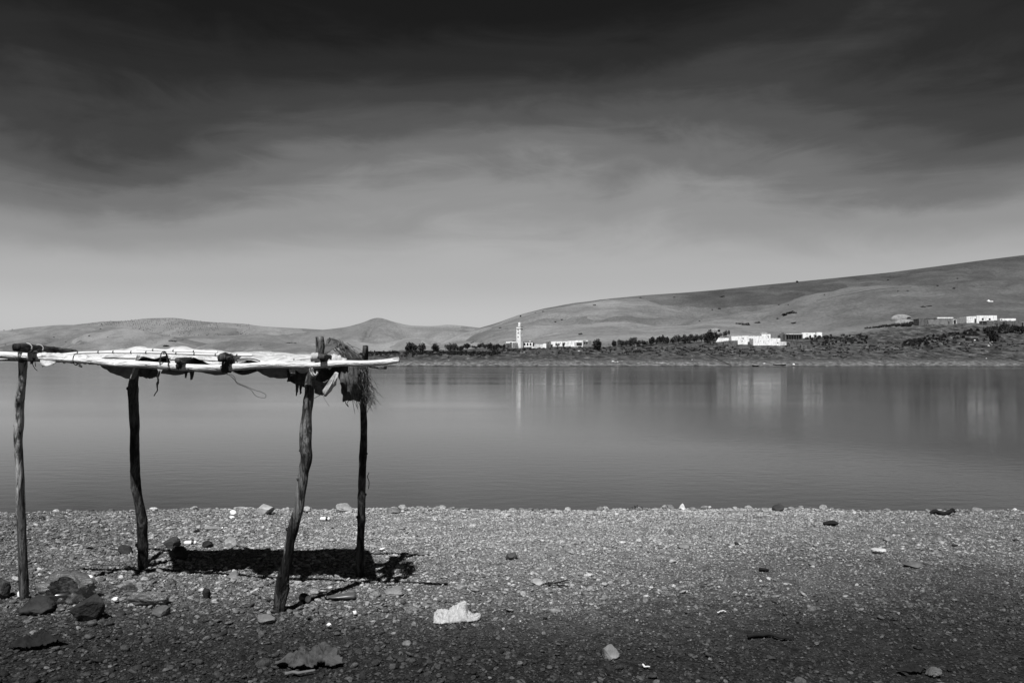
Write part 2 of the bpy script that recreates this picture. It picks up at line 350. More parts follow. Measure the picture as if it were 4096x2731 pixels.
def ground_hit(px, py):
    lo = 2.0
    for k in range(400):
        Y = 2.0 + k * .025; q = P(px, py, Y)
        if q[2] <= beach_z(q[0], q[1]): break
    a, b_ = Y - .025, Y
    for _ in range(20):
        mY = (a + b_) / 2; q = P(px, py, mY)
        if q[2] <= beach_z(q[0], q[1]): b_ = mY
        else: a = mY
    q = P(px, py, b_); q[2] = float(beach_z(q[0], q[1])); return q

# ---- the lake
lx = np.array([-14000, -300, 300, 14000.]); ly = np.array([8.6, 40, 330, 2500, 14000.]); LX, LY = np.meshgrid(lx, ly)
lake = grid_mesh('lake', LX, LY, LX * 0, M['water']); tag(lake, kind='structure')

# ---- far bank with the village and the long hill behind it: rows of (depth, picture row) per column
def ip(px, pts): pts = np.array(pts, float); return np.interp(px, pts[:, 0], pts[:, 1])
def pchip(xk, yk, x):
    """xk (n,), yk (n, m): monotone cubic along axis 0 -> (len(x), m)"""
    h = np.diff(xk, axis=0); dl = np.diff(yk, axis=0) / h; mm = np.zeros_like(yk); mm[0] = dl[0]; mm[-1] = dl[-1]
    s = dl[:-1] * dl[1:] > 0; mm[1:-1] = np.where(s, 2 * dl[:-1] * dl[1:] / np.where(s, dl[:-1] + dl[1:], 1), 0)
    out = np.zeros((len(x), yk.shape[1]))
    for j in range(yk.shape[1]):
        k = np.clip(np.searchsorted(xk[:, j], x[:, j], 'right') - 1, 0, len(xk) - 2); hh = h[k, j]; s_ = (x[:, j] - xk[k, j]) / hh
        out[:, j] = (2*s_**3-3*s_**2+1)*yk[k, j] + (s_**3-2*s_**2+s_)*hh*mm[k, j] + (-2*s_**3+3*s_**2)*yk[k+1, j] + (s_**3-s_**2)*hh*mm[k+1, j]
    return out
BPX = np.unique(np.r_[np.linspace(1180, 1500, 60), np.linspace(1500, 4200, 480), np.linspace(4200, 6400, 50)])
SIL = [(1180, 1475), (1640, 1465), (1700, 1430), (1741, 1388), (1830, 1350), (1915, 1318), (2003, 1292), (2072, 1266), (2177, 1240), (2299, 1219), (2438, 1202), (2577, 1188), (2717, 1177), (2856, 1165), (3065, 1144), (3309, 1121), (3553, 1097), (3744, 1073), (3918, 1050), (4096, 1028), (4600, 985), (6400, 1050)]
D0 = ip(BPX, [(1180, 395), (1260, 372), (1330, 352), (1420, 342), (1700, 346), (1900, 333), (2300, 336), (2700, 338), (3300, 336), (3800, 333), (4300, 330), (6400, 300)]) + 2.5 * fbm(BPX / 60, BPX * 0 + 3, 3)
tip = ip(BPX, [(1180, 0), (1280, .12), (1420, .8), (1500, 1), (6400, 1)])
def rowz(Yv, rowv): return zray(rowv, Yv)
YR, ZR = [], []
def addrow(Yv, Zv): YR.append(np.broadcast_to(Yv, BPX.shape).astype(float)); ZR.append(np.broadcast_to(Zv, BPX.shape).astype(float))
addrow(D0 - 10, -1.2); addrow(D0, 0.0)
y2 = D0 + 13; addrow(y2, rowz(y2, ip(BPX, [(1180, 1449), (1500, 1446), (1900, 1446), (2600, 1446), (3300, 1446), (3800, 1440), (4300, 1438), (6400, 1436)])) * tip)
y3 = D0 + 33; addrow(y3, rowz(y3, ip(BPX, [(1180, 1438), (1500, 1424), (1900, 1424), (2300, 1420), (2700, 1419), (3200, 1420), (3600, 1408), (4100, 1404), (6400, 1395)])) * tip - (1 - tip))
y4 = D0 + 62; addrow(y4, rowz(y4, ip(BPX, [(1180, 1430), (1430, 1411), (1600, 1408), (1900, 1401), (2100, 1392), (2300, 1392), (2600, 1388), (2850, 1381), (3060, 1382), (3250, 1381), (3450, 1374), (3700, 1364), (4100, 1362), (6400, 1350)])) * tip - 2 * (1 - tip))
y5 = D0 + 108; addrow(y5, rowz(y5, ip(BPX, [(1180, 1448), (1600, 1406), (1900, 1395), (2100, 1381), (2350, 1380), (2850, 1364), (3050, 1358), (3150, 1352), (3280, 1347), (3450, 1334), (3620, 1309), (3750, 1299), (3860, 1294), (3990, 1300), (4100, 1304), (6400, 1290)])) * tip - 3 * (1 - tip))
y6 = 530.; addrow(y6, rowz(y6, ip(BPX, [(1180, 1470), (1560, 1440), (1700, 1406), (1900, 1390), (2100, 1366), (2400, 1342), (2700, 1331), (2850, 1322), (3060, 1331), (3300, 1320), (3500, 1293), (3650, 1272), (3800, 1266), (4100, 1262), (6400, 1240)])))
MID = [(1180, 1472), (1600, 1450), (1741, 1396), (1830, 1378), (2003, 1342), (2177, 1312), (2438, 1292), (2600, 1300), (2750, 1296), (2900, 1278), (3000, 1262), (3200, 1215), (3400, 1173), (3650, 1144), (3800, 1138), (4096, 1133), (4600, 1120), (6400, 1150)]
y7 = 770.; z7 = rowz(y7, ip(BPX, MID)); addrow(y7, z7)
dip = ip(BPX, [(1180, 0), (2600, 0), (3000, 6), (3400, 10), (6400, 12)])
y8 = 850.; wd = np.clip((BPX - 2450) / 500, 0, 1); wd = wd * wd * (3 - 2 * wd); z8 = (z7 - dip) * wd + rowz(y8, (ip(BPX, MID) * .8 + ip(BPX, SIL) * .2)) * (1 - wd); addrow(y8, z8)
y9 = 1300.; z9 = rowz(y9, ip(BPX, SIL)); addrow(y9, z9)
addrow(1420., z9 - np.maximum(2, z9 * .05)); addrow(2100., np.minimum(z9 * .45, 40) - 4)
YR = np.array(YR); ZR = np.array(ZR)
s_ = np.r_[np.linspace(0, 1, 60) * 3 / 11 + .0, 3/11 + np.linspace(.01, 1, 100) * 8 / 11]
rowpos = s_ * (len(YR) - 1)
YG = np.array([np.interp(rowpos, np.arange(len(YR)), YR[:, j]) for j in range(len(BPX))]).T
ZG = pchip(YR, ZR, YG); XG = (BPX[None, :] - CX) / F * YG
amp = np.clip((YG - D0[None, :]) / 40, 0, 1)
up = np.clip((YG - 520) / 300, 0, 1) * np.clip((1230 - YG) / 260, 0, 1)
ZG = ZG + np.where(ZG > -.6, amp * (.55 * fbm(XG / 9, YG / 7, 4) + .9 * fbm(XG / 30 + 4, YG / 22, 3)), 0) * np.clip((640 - YG) / 120, 0, 1)
gul = np.abs(fbm(XG / 95 + YG / 400, YG / 260 + 7, 3)); ZG = ZG + up * (-15 * (np.exp(-gul * 9) - .35) + 5 * fbm(XG / 40, YG / 60, 5, .55))
bank = grid_mesh('far_bank', XG, YG, ZG, M['bank']); tag(bank, kind='structure')
ROWG = row_of(ZG, YG)
def bank_hit(px, py):
    """where the ray through (px, py) first meets the far bank"""
    j = np.clip(np.searchsorted(BPX, px) - 1, 0, len(BPX) - 2); f = (px - BPX[j]) / (BPX[j+1] - BPX[j])
    Yc = YG[:, j] * (1-f) + YG[:, j+1] * f; Zc = ZG[:, j] * (1-f) + ZG[:, j+1] * f; Rc = row_of(Zc, Yc)
    k = np.argmax(Rc <= py) if (Rc <= py).any() else int(np.argmin(Rc))
    k = max(k, 1); q = np.clip((Rc[k-1] - py) / (Rc[k-1] - Rc[k] + 1e-9), 0, 1); Y = Yc[k-1] * (1-q) + Yc[k] * q; Z = Zc[k-1] * (1-q) + Zc[k] * q
    return np.array([(px - CX) / F * Y, Y, Z])
def bank_z(x, y):
    px = x / y * F + CX; j = np.clip(np.searchsorted(BPX, px) - 1, 0, len(BPX) - 2); f = (px - BPX[j]) / (BPX[j+1] - BPX[j])
    return float(np.interp(y, YG[:, j], ZG[:, j]) * (1-f) + np.interp(y, YG[:, j+1], ZG[:, j+1]) * f)

def track(pts, width):
    q = spline(np.array([bank_hit(*p) for p in pts]), 80); d = np.gradient(q, axis=0); n = np.c_[-d[:, 1], d[:, 0]]; n /= np.linalg.norm(n, axis=1)[:, None]
    V = [];
    for i in range(80):
        for sgn in (-1, 0, 1): x, y = q[i, 0] + n[i, 0] * sgn * width / 2, q[i, 1] + n[i, 1] * sgn * width / 2; V.append((x, y, bank_z(x, y) + .25))
    o = link('path', mesh_of(V, [tuple(f) for f in grid_faces(80, 3)]), M['track']); tag(o, kind='structure')
track([(3270, 1201), (3330, 1188), (3400, 1174), (3480, 1161), (3560, 1152), (3650, 1146)], 4.0)

# ---- hills across the left of the lake
HILLS = {}
def hill(name, sil, y0, yc, yb, mt, seed, gamp):
    a, b_ = sil[0][0], sil[-1][0]; px = np.linspace(a, b_, max(60, int((b_ - a) / 9)))
    sm = ip(px, sil); ker = np.ones(5) / 5; sm = np.convolve(np.pad(sm, 2, 'edge'), ker, 'valid')
    tt = np.linspace(0, 1, 70)[:, None]; Yv = np.where(tt < .75, y0 + (yc - y0) * tt / .75, yc + (yb - yc) * (tt - .75) / .25) + 0 * px[None, :]
    top = np.maximum(zray(sm, yc), -3)[None, :]; q = np.clip((Yv - y0) / (yc - y0), 0, 1); sh = q ** 1.25 * (1 - .18 * np.sin(q * np.pi)); bk = np.clip((Yv - yc) / (yb - yc), 0, 1)
    Zv = -1.5 + (top + 1.5) * np.where(bk > 0, 1 - .75 * bk ** 1.5, sh); Xv = (px[None, :] - CX) / F * Yv
    gl = np.abs(fbm(Xv / (yc * .07) + seed, Yv / (yc * .16) + seed * 2, 3)); win = np.clip(q * 3, 0, 1) * np.clip((1 - q) * 4, 0, 1) * np.clip((top - 0) / 30, 0, 1)
    Zv = Zv + 1.7 * gamp * win * (-(np.exp(-gl * 8) - .35) + .6 * fbm(Xv / (yc * .03), Yv / (yc * .05) + seed, 4))
    o = grid_mesh(name, Xv, Yv, Zv, mt); tag(o, kind='structure'); HILLS[seed] = (px, Yv, Zv); return o
hill('hill', [(-1600, 1330), (100, 1322), (210, 1308), (279, 1300), (418, 1284), (500, 1283), (583, 1272), (697, 1270), (750, 1277), (818, 1286), (900, 1290), (975, 1294), (1045, 1304), (1254, 1316), (1500, 1330), (1900, 1400)], 2700, 3600, 4300, M['hill_far'], 1, 26)
hill('hill', [(900, 1420), (1150, 1345), (1254, 1322), (1323, 1315), (1393, 1306), (1425, 1296), (1454, 1289), (1490, 1272), (1512, 1268), (1540, 1275), (1567, 1285), (1637, 1301), (1724, 1304), (1794, 1297), (1846, 1302), (1924, 1311), (2050, 1330), (2400, 1400)], 2300, 3100, 3700, M['hill_far'], 2, 22)
hill('hill', [(450, 1430), (560, 1372), (700, 1350), (800, 1342), (911, 1342), (1044, 1333), (1096, 1342), (1250, 1351), (1400, 1364), (1500, 1374), (1560, 1368), (1620, 1352), (1685, 1344), (1763, 1376), (1850, 1388), (2050, 1430)], 1950, 2600, 3100, M['hill_far'], 3, 18)
hill('hill', [(-1600, 1340), (-400, 1335), (0, 1324), (104, 1310), (226, 1299), (348, 1298), (470, 1311), (610, 1335), (760, 1362), (900, 1385), (1050, 1410), (1250, 1444)], 1650, 2250, 2700, M['hill'], 4, 14)
hill('hill', [(-1600, 1420), (-300, 1418), (0, 1412), (100, 1400), (167, 1384), (300, 1338), (400, 1316), (464, 1310), (520, 1312), (558, 1318), (697, 1346), (820, 1373), (1000, 1396), (1150, 1413), (1320, 1444)], 1440, 1850, 2200, M['hill'], 5, 11)
hill('hill', [(640, 1440), (740, 1400), (830, 1374), (915, 1363), (1023, 1365), (1079, 1370), (1201, 1374), (1263, 1387), (1400, 1408), (1560, 1430), (1700, 1446)], 1350, 1650, 1950, M['hill'], 6, 8)
def hill_hit(seed, px, py):
    pxs, Yv, Zv = HILLS[seed]; j = int(np.argmin(np.abs(pxs - px))); Rc = row_of(Zv[:, j], Yv[:, j]); k = np.argmax(Rc <= py) if (Rc <= py).any() else int(np.argmin(Rc))
    return np.array([(px - CX) / F * Yv[k, j], Yv[k, j], Zv[k, j]])

# ================================================================== SHINGLE AND STONES
def rock_vf(seed, sub=2, dims=(1, 1, 1), facets=0, rough=.25, fine=0.0):
    bm = bmesh.new(); bmesh.ops.create_icosphere(bm, subdivisions=sub, radius=1.0); rs = np.random.default_rng(seed)
    V = np.array([v.co[:] for v in bm.verts]); Fc = [tuple(v.index for v in f.verts) for f in bm.faces]; bm.free()
    off = Vector(rs.random(3) * 50)
    for i, v in enumerate(V):
        n = mnoise.noise(Vector(v) * .9 + off) * rough + (mnoise.fractal(Vector(v) * 3.5 + off, 1, 2, 4) * fine if fine else 0); V[i] = v * (1 + n)
    for _ in range(facets):
        nrm = rs.normal(size=3); nrm /= np.linalg.norm(nrm); d = V @ nrm; lim = rs.uniform(.5, .8); V = V - np.maximum(d - lim, 0)[:, None] * nrm * .92
    return V * np.array(dims), Fc
PROTO = bpy.data.collections.new('pebble_shapes')
for i in range(14):
    r_ = np.random.default_rng(i); me = mesh_of(*rock_vf(100 + i, 2, (1, r_.uniform(.55, .9), r_.uniform(.28, .55)), facets=2 + i % 6, rough=.4), True, 'pebble_shape')
    me.materials.append(M['pebble']); PROTO.objects.link(bpy.data.objects.new('pebble_shape', me))
def in_view(x, y, m=.06): return (np.abs(x) / np.maximum(y, .1) < .643 + m)
def scatter(n, y0, y1, rmin, rmax, pw, margin=.14):
    Yv = np.sqrt(RNG.uniform(y0 ** 2, y1 ** 2, n)); Xv = RNG.uniform(-1, 1, n) * (Yv * (.643 + margin) + .4); r = rmin * (rmax / rmin) ** (RNG.random(n) ** pw)
    return Xv, Yv, r
sets = [scatter(165000, 3.0, 10.6, .0045, .011, 1.0), scatter(46000, 3.0, 10.6, .011, .021, 1.4), scatter(7500, 3.0, 10.6, .019, .036, 1.5)]
PX = np.concatenate([a[0] for a in sets]); PY = np.concatenate([a[1] for a in sets]); PR = np.concatenate([a[2] for a in sets])
coarse = np.clip(.66 - PX * .17 + .10 * (7 - PY) * (PX < 0) + .9 * fbm(PX * .5, PY * .5 + 3, 3), .28, 1)              # coarser shingle towards the left and along the water
d_ = shore_y(PX) - PY; coarse = np.clip(np.maximum(coarse + .22 * np.sin(d_ * 3.1 + 5 * fbm(PX * .3, PY * .3, 2)), np.clip(1.1 - d_ / 1.3, 0, 1)), .05, 1)
keep = (d_ > -.35) & (((PR < .011) & (RNG.random(len(PR)) < .55 + .9 * (fbm(PX * .9 + 2, PY * 1.4, 3) + .35))) | (RNG.random(len(PR)) < coarse ** (1 + (PR > .022) * 1.2)))
PX, PY, PR = PX[keep], PY[keep], PR[keep]; n = len(PX)
PZ = beach_z(PX, PY) + PR * RNG.uniform(-.02, .42, n); d_ = shore_y(PX) - PY
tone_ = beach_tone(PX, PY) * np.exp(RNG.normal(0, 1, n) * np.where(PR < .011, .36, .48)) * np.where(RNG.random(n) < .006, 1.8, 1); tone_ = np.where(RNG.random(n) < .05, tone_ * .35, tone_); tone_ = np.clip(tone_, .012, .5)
me = bpy.data.meshes.new('shingle'); me.vertices.add(n); me.vertices.foreach_set('co', np.stack([PX, PY, PZ], -1).ravel().astype(np.float32))
def attr(me, name, typ, data, key): a = me.attributes.new(name, typ, 'POINT'); a.data.foreach_set(key, np.ascontiguousarray(data).ravel())
attr(me, 'tone', 'FLOAT', tone_.astype(np.float32), 'value'); attr(me, 'siz', 'FLOAT', PR.astype(np.float32), 'value'); attr(me, 'idx', 'INT', RNG.integers(0, 14, n).astype(np.int32), 'value')
attr(me, 'rot', 'FLOAT_VECTOR', np.stack([RNG.normal(0, .28, n), RNG.normal(0, .28, n), RNG.uniform(0, 6.28, n)], -1).astype(np.float32), 'vector')
shingle = link('shingle', me, M['pebble']); tag(shingle, 'small grey pebbles and gravel covering the lake beach', 'gravel', kind='stuff')
ng = bpy.data.node_groups.new('shingle_instances', 'GeometryNodeTree'); ng.interface.new_socket('Geometry', in_out='INPUT', socket_type='NodeSocketGeometry'); ng.interface.new_socket('Geometry', in_out='OUTPUT', socket_type='NodeSocketGeometry')
q = NT(ng); gi = q.new('NodeGroupInput'); go = q.new('NodeGroupOutput'); ci = q.new('GeometryNodeCollectionInfo'); ci.inputs['Collection'].default_value = PROTO; ci.inputs['Separate Children'].default_value = True; ci.inputs['Reset Children'].default_value = True
iop = q.new('GeometryNodeInstanceOnPoints'); iop.inputs['Pick Instance'].default_value = True
def named(nm, typ): a = q.new('GeometryNodeInputNamedAttribute', data_type=typ); a.inputs['Name'].default_value = nm; return a.outputs['Attribute']
e2r = q.new('FunctionNodeEulerToRotation'); q.l.new(named('rot', 'FLOAT_VECTOR'), e2r.inputs[0])
q.l.new(gi.outputs[0], iop.inputs['Points']); q.l.new(ci.outputs[0], iop.inputs['Instance']); q.l.new(named('idx', 'INT'), iop.inputs['Instance Index']); q.l.new(e2r.outputs[0], iop.inputs['Rotation']); q.l.new(named('siz', 'FLOAT'), iop.inputs['Scale']); q.l.new(iop.outputs[0], go.inputs[0])
md = shingle.modifiers.new('instances', 'NODES'); md.node_group = ng

# larger loose stones, each a thing of its own
STONE_ME = {}
def stone_mesh(i):
    if i not in STONE_ME:
        r_ = np.random.default_rng(900 + i); flat = i < 5
        me = mesh_of(*rock_vf(300 + i, 3, (1, r_.uniform(.62, .9), r_.uniform(.28, .42) if flat else r_.uniform(.5, .7)), facets=2 + i % 4, rough=.3, fine=.05), True, 'beach_stone')
        me.materials.append(M['stone']); STONE_ME[i] = me
    return STONE_ME[i]
def put_stone(i, x, y, r, tone, rz, label, group, name='beach_stone', sink=.25, tilt=0.0):
    o = link(name, stone_mesh(i), None); o.scale = (r, r, r); o.rotation_euler = (random.gauss(0, .12) + tilt, random.gauss(0, .12), rz)
    o.location = (x, y, float(beach_z(x, y)) + r * (.36 if i < 5 else .6) * (1 - sink * 2) ); o['tone'] = float(tone); tag(o, label, 'stone', group); return o
KL = {(0, 0): ('dark flat fist-sized stone half sunk in the lake shingle', 'dark flat stones on the beach'), (0, 1): ('pale flat fist-sized stone half sunk in the lake shingle', 'pale flat stones on the beach'),
      (1, 0): ('dark rounded fist-sized stone standing proud of the shingle', 'dark rounded stones on the beach'), (1, 1): ('pale rounded fist-sized stone standing proud of the shingle', 'pale rounded stones on the beach')}
cnt = 0
for x, y, r in zip(*scatter(420, 3.5, 9.6, .026, .05, 2.4, .02)):
    if cnt >= 150: break
    if random.random() > float(np.clip(.62 - x * .13, .15, 1)): continue
    i = random.randrange(10); tn = float(beach_tone(x, y)) * math.exp(random.gauss(-.05, .32)); pale = tn > float(beach_tone(x, y))
    lb, gp = KL[(0 if i < 5 else 1, int(pale))]; put_stone(i, x, y, r, min(tn, .4), random.uniform(0, 6.3), lb, gp); cnt += 1
for px in np.arange(-80, 4180, 46):                                       # the row of stones that tops the waterline
    px = px + random.uniform(-16, 16); x = (px - CX) / F * 9.9; y = float(shore_y(x)) - random.uniform(-.12, .5); r = random.uniform(.022, .055) * (1 if random.random() < .8 else 1.4)
    tn = math.exp(random.gauss(math.log(.24), .4)); pale = tn > .23; fl = random.random() < .6; i = random.randrange(5) if fl else random.randrange(5, 10)
    lb = ('pale ' if pale else 'dark ') + ('flat' if fl else 'rounded') + ' stone in the row along the near waterline'
    put_stone(i, x, y, r, min(tn, .6), random.uniform(0, 6.3), lb, lb.split(' stone')[0] + ' stones along the near waterline', sink=.2)

def hero(px0, px1, py0, py1, tone, seed, label, facets=4, name='boulder', deep=.8, fine=.09, rough=.4):
    """a stone filling the picture box px0..px1, py0..py1, standing on the beach"""
    q = ground_hit((px0 + px1) / 2, py1 - (py1 - py0) * .12); wx = (px1 - px0) / 2 / F * q[1]; hz = (py1 - py0) / F * q[1]
    me_vf = rock_vf(seed, 5, (1, 1, 1), facets + 3, rough, fine); v = me_vf[0]; v = (v - (v.max(0) + v.min(0)) / 2) / ((v.max(0) - v.min(0)) / 2)
    v = v * np.array([wx, wx * deep, hz * .62]); loc = np.array([q[0], q[1] + wx * deep * .55, q[2] - hz * .02])
    v = v + loc + np.array([0, 0, hz * .45]); o = single(name, (v, me_vf[1]), M['stone'], loc); o['tone'] = float(tone); tag(o, label, 'stone'); return o
hero(278, 410, 2402, 2497, .03, 1, 'large dark wedge-shaped boulder lying against the crumpled grey plastic bag', 5)
hero(58, 205, 2405, 2468, .028, 22, 'low dark flat boulder at the foot of the pale shelter post', 3)
hero(668, 748, 2196, 2246, .03, 3, 'dark blocky boulder at the edge of the shelter shadow', 5)
hero(467, 523, 2186, 2222, .035, 4, 'dark wedge stone tipped up beside the bent dark post', 4)
hero(650, 715, 2155, 2200, .05, 5, 'dark grey stone leaning in a heap behind the blocky boulder', 4)
hero(802, 850, 2166, 2193, .025, 6, 'dark oval stone beside the small white can', 2)
hero(806, 838, 2360, 2399, .02, 7, 'small black egg-shaped stone standing in the gravel', 1)
hero(1020, 1092, 2024, 2062, .32, 8, 'pale triangular boulder rising above the waterline', 5)
hero(1208, 1242, 2030, 2052, .34, 9, 'pale round stone at the waterline behind the leaning post', 2)
hero(1343, 1410, 2018, 2052, .27, 10, 'pale square-topped boulder at the waterline beside the rear post', 6)
hero(1590, 1632, 2023, 2048, .30, 11, 'smooth domed stone at the waterline past the straw shade', 1)
hero(1545, 1600, 2034, 2056, .16, 31, 'long low grey stone at the waterline next to the domed stone', 2)
hero(2717, 2740, 2017, 2043, .75, 12, 'bright white upright stone block at the waterline', 5)
hero(2648, 2672, 2022, 2040, .3, 32, 'pale knobby stone beside the bright white block', 2)
hero(3092, 3138, 2022, 2050, .04, 13, 'dark rounded stone on the pale waterline shingle', 2)
hero(2022, 2070, 2216, 2243, .07, 14, 'dark rounded stone alone on the pale shingle', 2)
hero(2195, 2225, 2205, 2232, .17, 15, 'small grey pointed stone leaning on the pale shingle', 5)
hero(2119, 2178, 2320, 2344, .26, 16, 'pale flat slab stone beside the black twigs', 3)
hero(2412, 2482, 2592, 2642, .17, 17, 'round pale speckled cobble in the dark foreground gravel', 1, 'cobble')
hero(3486, 3546, 2196, 2216, .42, 18, 'long white flat stone on the grey shingle', 2)
hero(3536, 3566, 2150, 2166, .2, 33, 'small grey domed stone above the long white flat stone', 1)
hero(1025, 1100, 2466, 2500, .13, 19, 'pale broad cobble in front of the leaning post', 2, 'cobble')
hero(908, 955, 2292, 2318, .15, 20, 'pale lumpy stone left of the leaning post', 3)
hero(3713, 3770, 2678, 2716, .10, 21, 'pitted pale stone like a bone in the dark gravel', 1, 'cobble', fine=.2)
hero(1540, 1620, 2356, 2384, .17, 34, 'pale mound-like stone beside the dark squashed bottle', 2)
hero(3620, 3705, 2252, 2274, .10, 35, 'long dark flat stone in the grey shingle', 2)
hero(2712, 2765, 2178, 2196, .16, 36, 'long smooth grey pebble lying alone on the pale shingle', 1)
hero(600, 672, 2432, 2470, .09, 37, 'grey weathered stone beside the rolled plastic film', 3)
hero(893, 950, 2154, 2192, .27, 38, 'pale angular stone beside the shelter shadow with white veins', 6)
hero(-50, 24, 2330, 2408, .05, 39, 'smooth grey boulder beside the pale shelter post', 1)

# ================================================================== THE POLE SHELTER
def Yf(px): return 5.36 - .00019 * (px - 90)              # front row of posts
def Yb(px): return Yf(px) + .78                             # rear row
def poly(pts, dy=0.0, fn=Yf): return np.array([P(p[0], p[1], (p[2] if len(p) > 2 and p[2] is not None else fn(p[0])) + dy) for p in pts])
sh0 = ground_hit(600, 2400); shelter = empty('pole_shelter', (sh0[0], 5.7, float(beach_z(sh0[0], 5.7))))
tag(shelter, 'rickety open shelter of rough poles with a torn white canvas and straw top', 'shelter')
def post(pts, mt, seed, Ytop, label=None, knots=(), rough=.10):
    base = ground_hit(pts[-1][0], pts[-1][1]); n = len(pts); Yl = np.linspace(Ytop, base[1], n)
    c = np.array([P(p[0], p[1], y) for p, y in zip(pts, Yl)]); r = np.array([p[2] / 2 / F * y for p, y in zip(pts, Yl)])
    dn = c[-1] + (c[-1] - c[-2]) / np.linalg.norm(c[-1] - c[-2]) * .22; c = np.vstack([c, dn]); r = np.r_[r, r[-1]]
    cr = spline(np.c_[c, r], 90); rr = cr[:, 3] * (1 + .10 * fbm(np.arange(90) / 6.0 + seed * 5, np.zeros(90) + seed, 3))
    for (f, a) in knots: rr = rr * (1 + a * np.exp(-((np.arange(90) / 90 - f) / .012) ** 2))
    o = part('post', tube(cr[:, :3], rr, 20, rough, seed, stretch=9), mt, shelter, label=label)
    for j, (f, a) in enumerate(knots):
        k = int(f * 90); ang = seed * 1.7 + j * 2.4; sd = np.array([math.copysign(1, math.sin(ang * 3)), -.35, .25]); sd /= np.linalg.norm(sd)
        p0 = cr[k, :3]; part('knot', tube([p0, p0 + sd * rr[k] * .95, p0 + sd * rr[k] * 1.22], [rr[k] * .42, rr[k] * .36, rr[k] * .22], 9, .2, seed + j), mt, o)
    return o, cr
po_fl, c_fl = post([(92, 1405, 31), (92, 1440, 31), (90, 1509, 29), (81, 1579, 31), (77, 1614, 32), (79, 1683, 32), (72, 1758, 32), (75, 1813, 31), (81, 1975, 32), (87, 2138, 34), (91, 2246, 35), (96, 2400, 33)], M['post_pale'], 1, 5.33, 'pale weathered post', [(.27, .1), (.62, .06)])
po_bl, c_bl = post([(548, 1400, 28), (541, 1488, 30), (533, 1544, 37), (534, 1614, 38), (537, 1700, 37), (540, 1813, 34), (541, 1894, 36), (550, 1975, 35), (561, 2029, 37), (569, 2084, 42), (570, 2138, 39), (571, 2273, 38)], M['post_dark'], 2, 6.05, 'dark bent post', [(.16, .05), (.55, .05), (.79, .16)])
po_fr, c_fr = post([(1279, 1347, 34), (1279, 1405, 33), (1266, 1470, 33), (1243, 1509, 34), (1236, 1579, 38), (1231, 1650, 38), (1227, 1704, 40), (1225, 1758, 45), (1226, 1813, 43), (1220, 1867, 42), (1203, 1975, 39), (1195, 2029, 42), (1179, 2084, 42), (1157, 2192, 44), (1136, 2300, 46), (1125, 2355, 48), (1114, 2441, 46)], M['post_mottled'], 3, 5.17, 'leaning mottled post with flaking bark', [(.03, .08), (.37, .12), (.46, .12), (.63, .05), (.8, .06)], .24)
po_br, c_br = post([(1462, 1384, 24), (1459, 1474, 25), (1459, 1544, 26), (1454, 1614, 26), (1455, 1700, 26), (1454, 1758, 28), (1450, 1894, 30), (1447, 1986, 31), (1445, 2084, 30), (1442, 2192, 30), (1442, 2302, 33)], M['post_dark'], 4, 5.85, 'thin dark straight post', [(.42, .1), (.57, .12), (.66, .14), (.78, .08)])

def pole(name, pts, wid, mt, seed, dy=0.0, fn=Yf, n=60, sides=14, rough=.06, label=None):
    c = poly(pts, dy, fn); r = np.interp(np.linspace(0, 1, len(c)), np.linspace(0, 1, len(wid)), wid) / 2 / F * c[:, 1]
    cr = spline(np.c_[c, r], n); return part(name, tube(cr[:, :3], cr[:, 3] * (1 + .06 * fbm(np.arange(n) / 5 + seed, np.zeros(n), 3)), sides, rough, seed), mt, shelter, label=label), cr
beam, c_beam = pole('beam', [(-160, 1416), (0, 1419), (105, 1425), (250, 1434), (380, 1444), (455, 1453), (560, 1457), (700, 1467), (820, 1471), (905, 1470), (1044, 1461), (1149, 1459), (1271, 1460), (1358, 1453), (1462, 1453), (1532, 1449), (1575, 1443), (1596, 1440)], [27, 28, 28, 29, 27, 25, 24, 23], M['beam'], 5, -.075, n=140, sides=18, label='bleached front beam')
pole('beam', [(-80, 1432), (300, 1438), (800, 1446), (1250, 1452), (1425, 1440), (1500, 1466), (1546, 1470)], [20, 22, 20, 13], M['log_dark'], 6, .02, Yb, label='dark rear beam')
pole('beam', [(560, 1396, 5.72), (800, 1412, 5.7), (1100, 1428, 5.66), (1300, 1434, 5.62)], [14, 12], M['beam'], 7, label='thin ridge pole under the canvas')
def cane(pts, wd, seed, nodes, dy):
    o, cr = pole('cane', pts, wd, M['cane'], seed, dy, n=80, sides=10, rough=.03)
    for f in nodes:
        k = min(int(f * 80), 78); a, b_ = cr[k, :3], cr[k + 1, :3]; dd = (b_ - a) / np.linalg.norm(b_ - a)
        part('cane_joint', tube([a - dd * .005, a, a + dd * .005], [cr[k, 3] * 1.03, cr[k, 3] * 1.2, cr[k, 3] * 1.03], 10), M['node'], o)
    return o
cane([(68, 1433), (110, 1431), (174, 1425), (245, 1418), (314, 1412), (390, 1409), (453, 1408), (530, 1409), (593, 1410), (697, 1413), (820, 1418), (922, 1420), (1010, 1421)], [7, 10, 11, 11, 10, 9], 8, [.18, .27, .35, .42, .49, .56, .63, .68, .75, .84, .93], .02)
cane([(548, 1398), (620, 1400), (697, 1403), (790, 1406), (870, 1408)], [9, 9], 9, [.2, .45, .7], .16)
cane([(-120, 1440), (-20, 1437), (80, 1432), (140, 1431)], [8, 9], 10, [.3, .6], .1)
cane([(1090, 1447), (1150, 1442), (1215, 1434), (1262, 1429)], [6, 9], 19, [.5], .06)
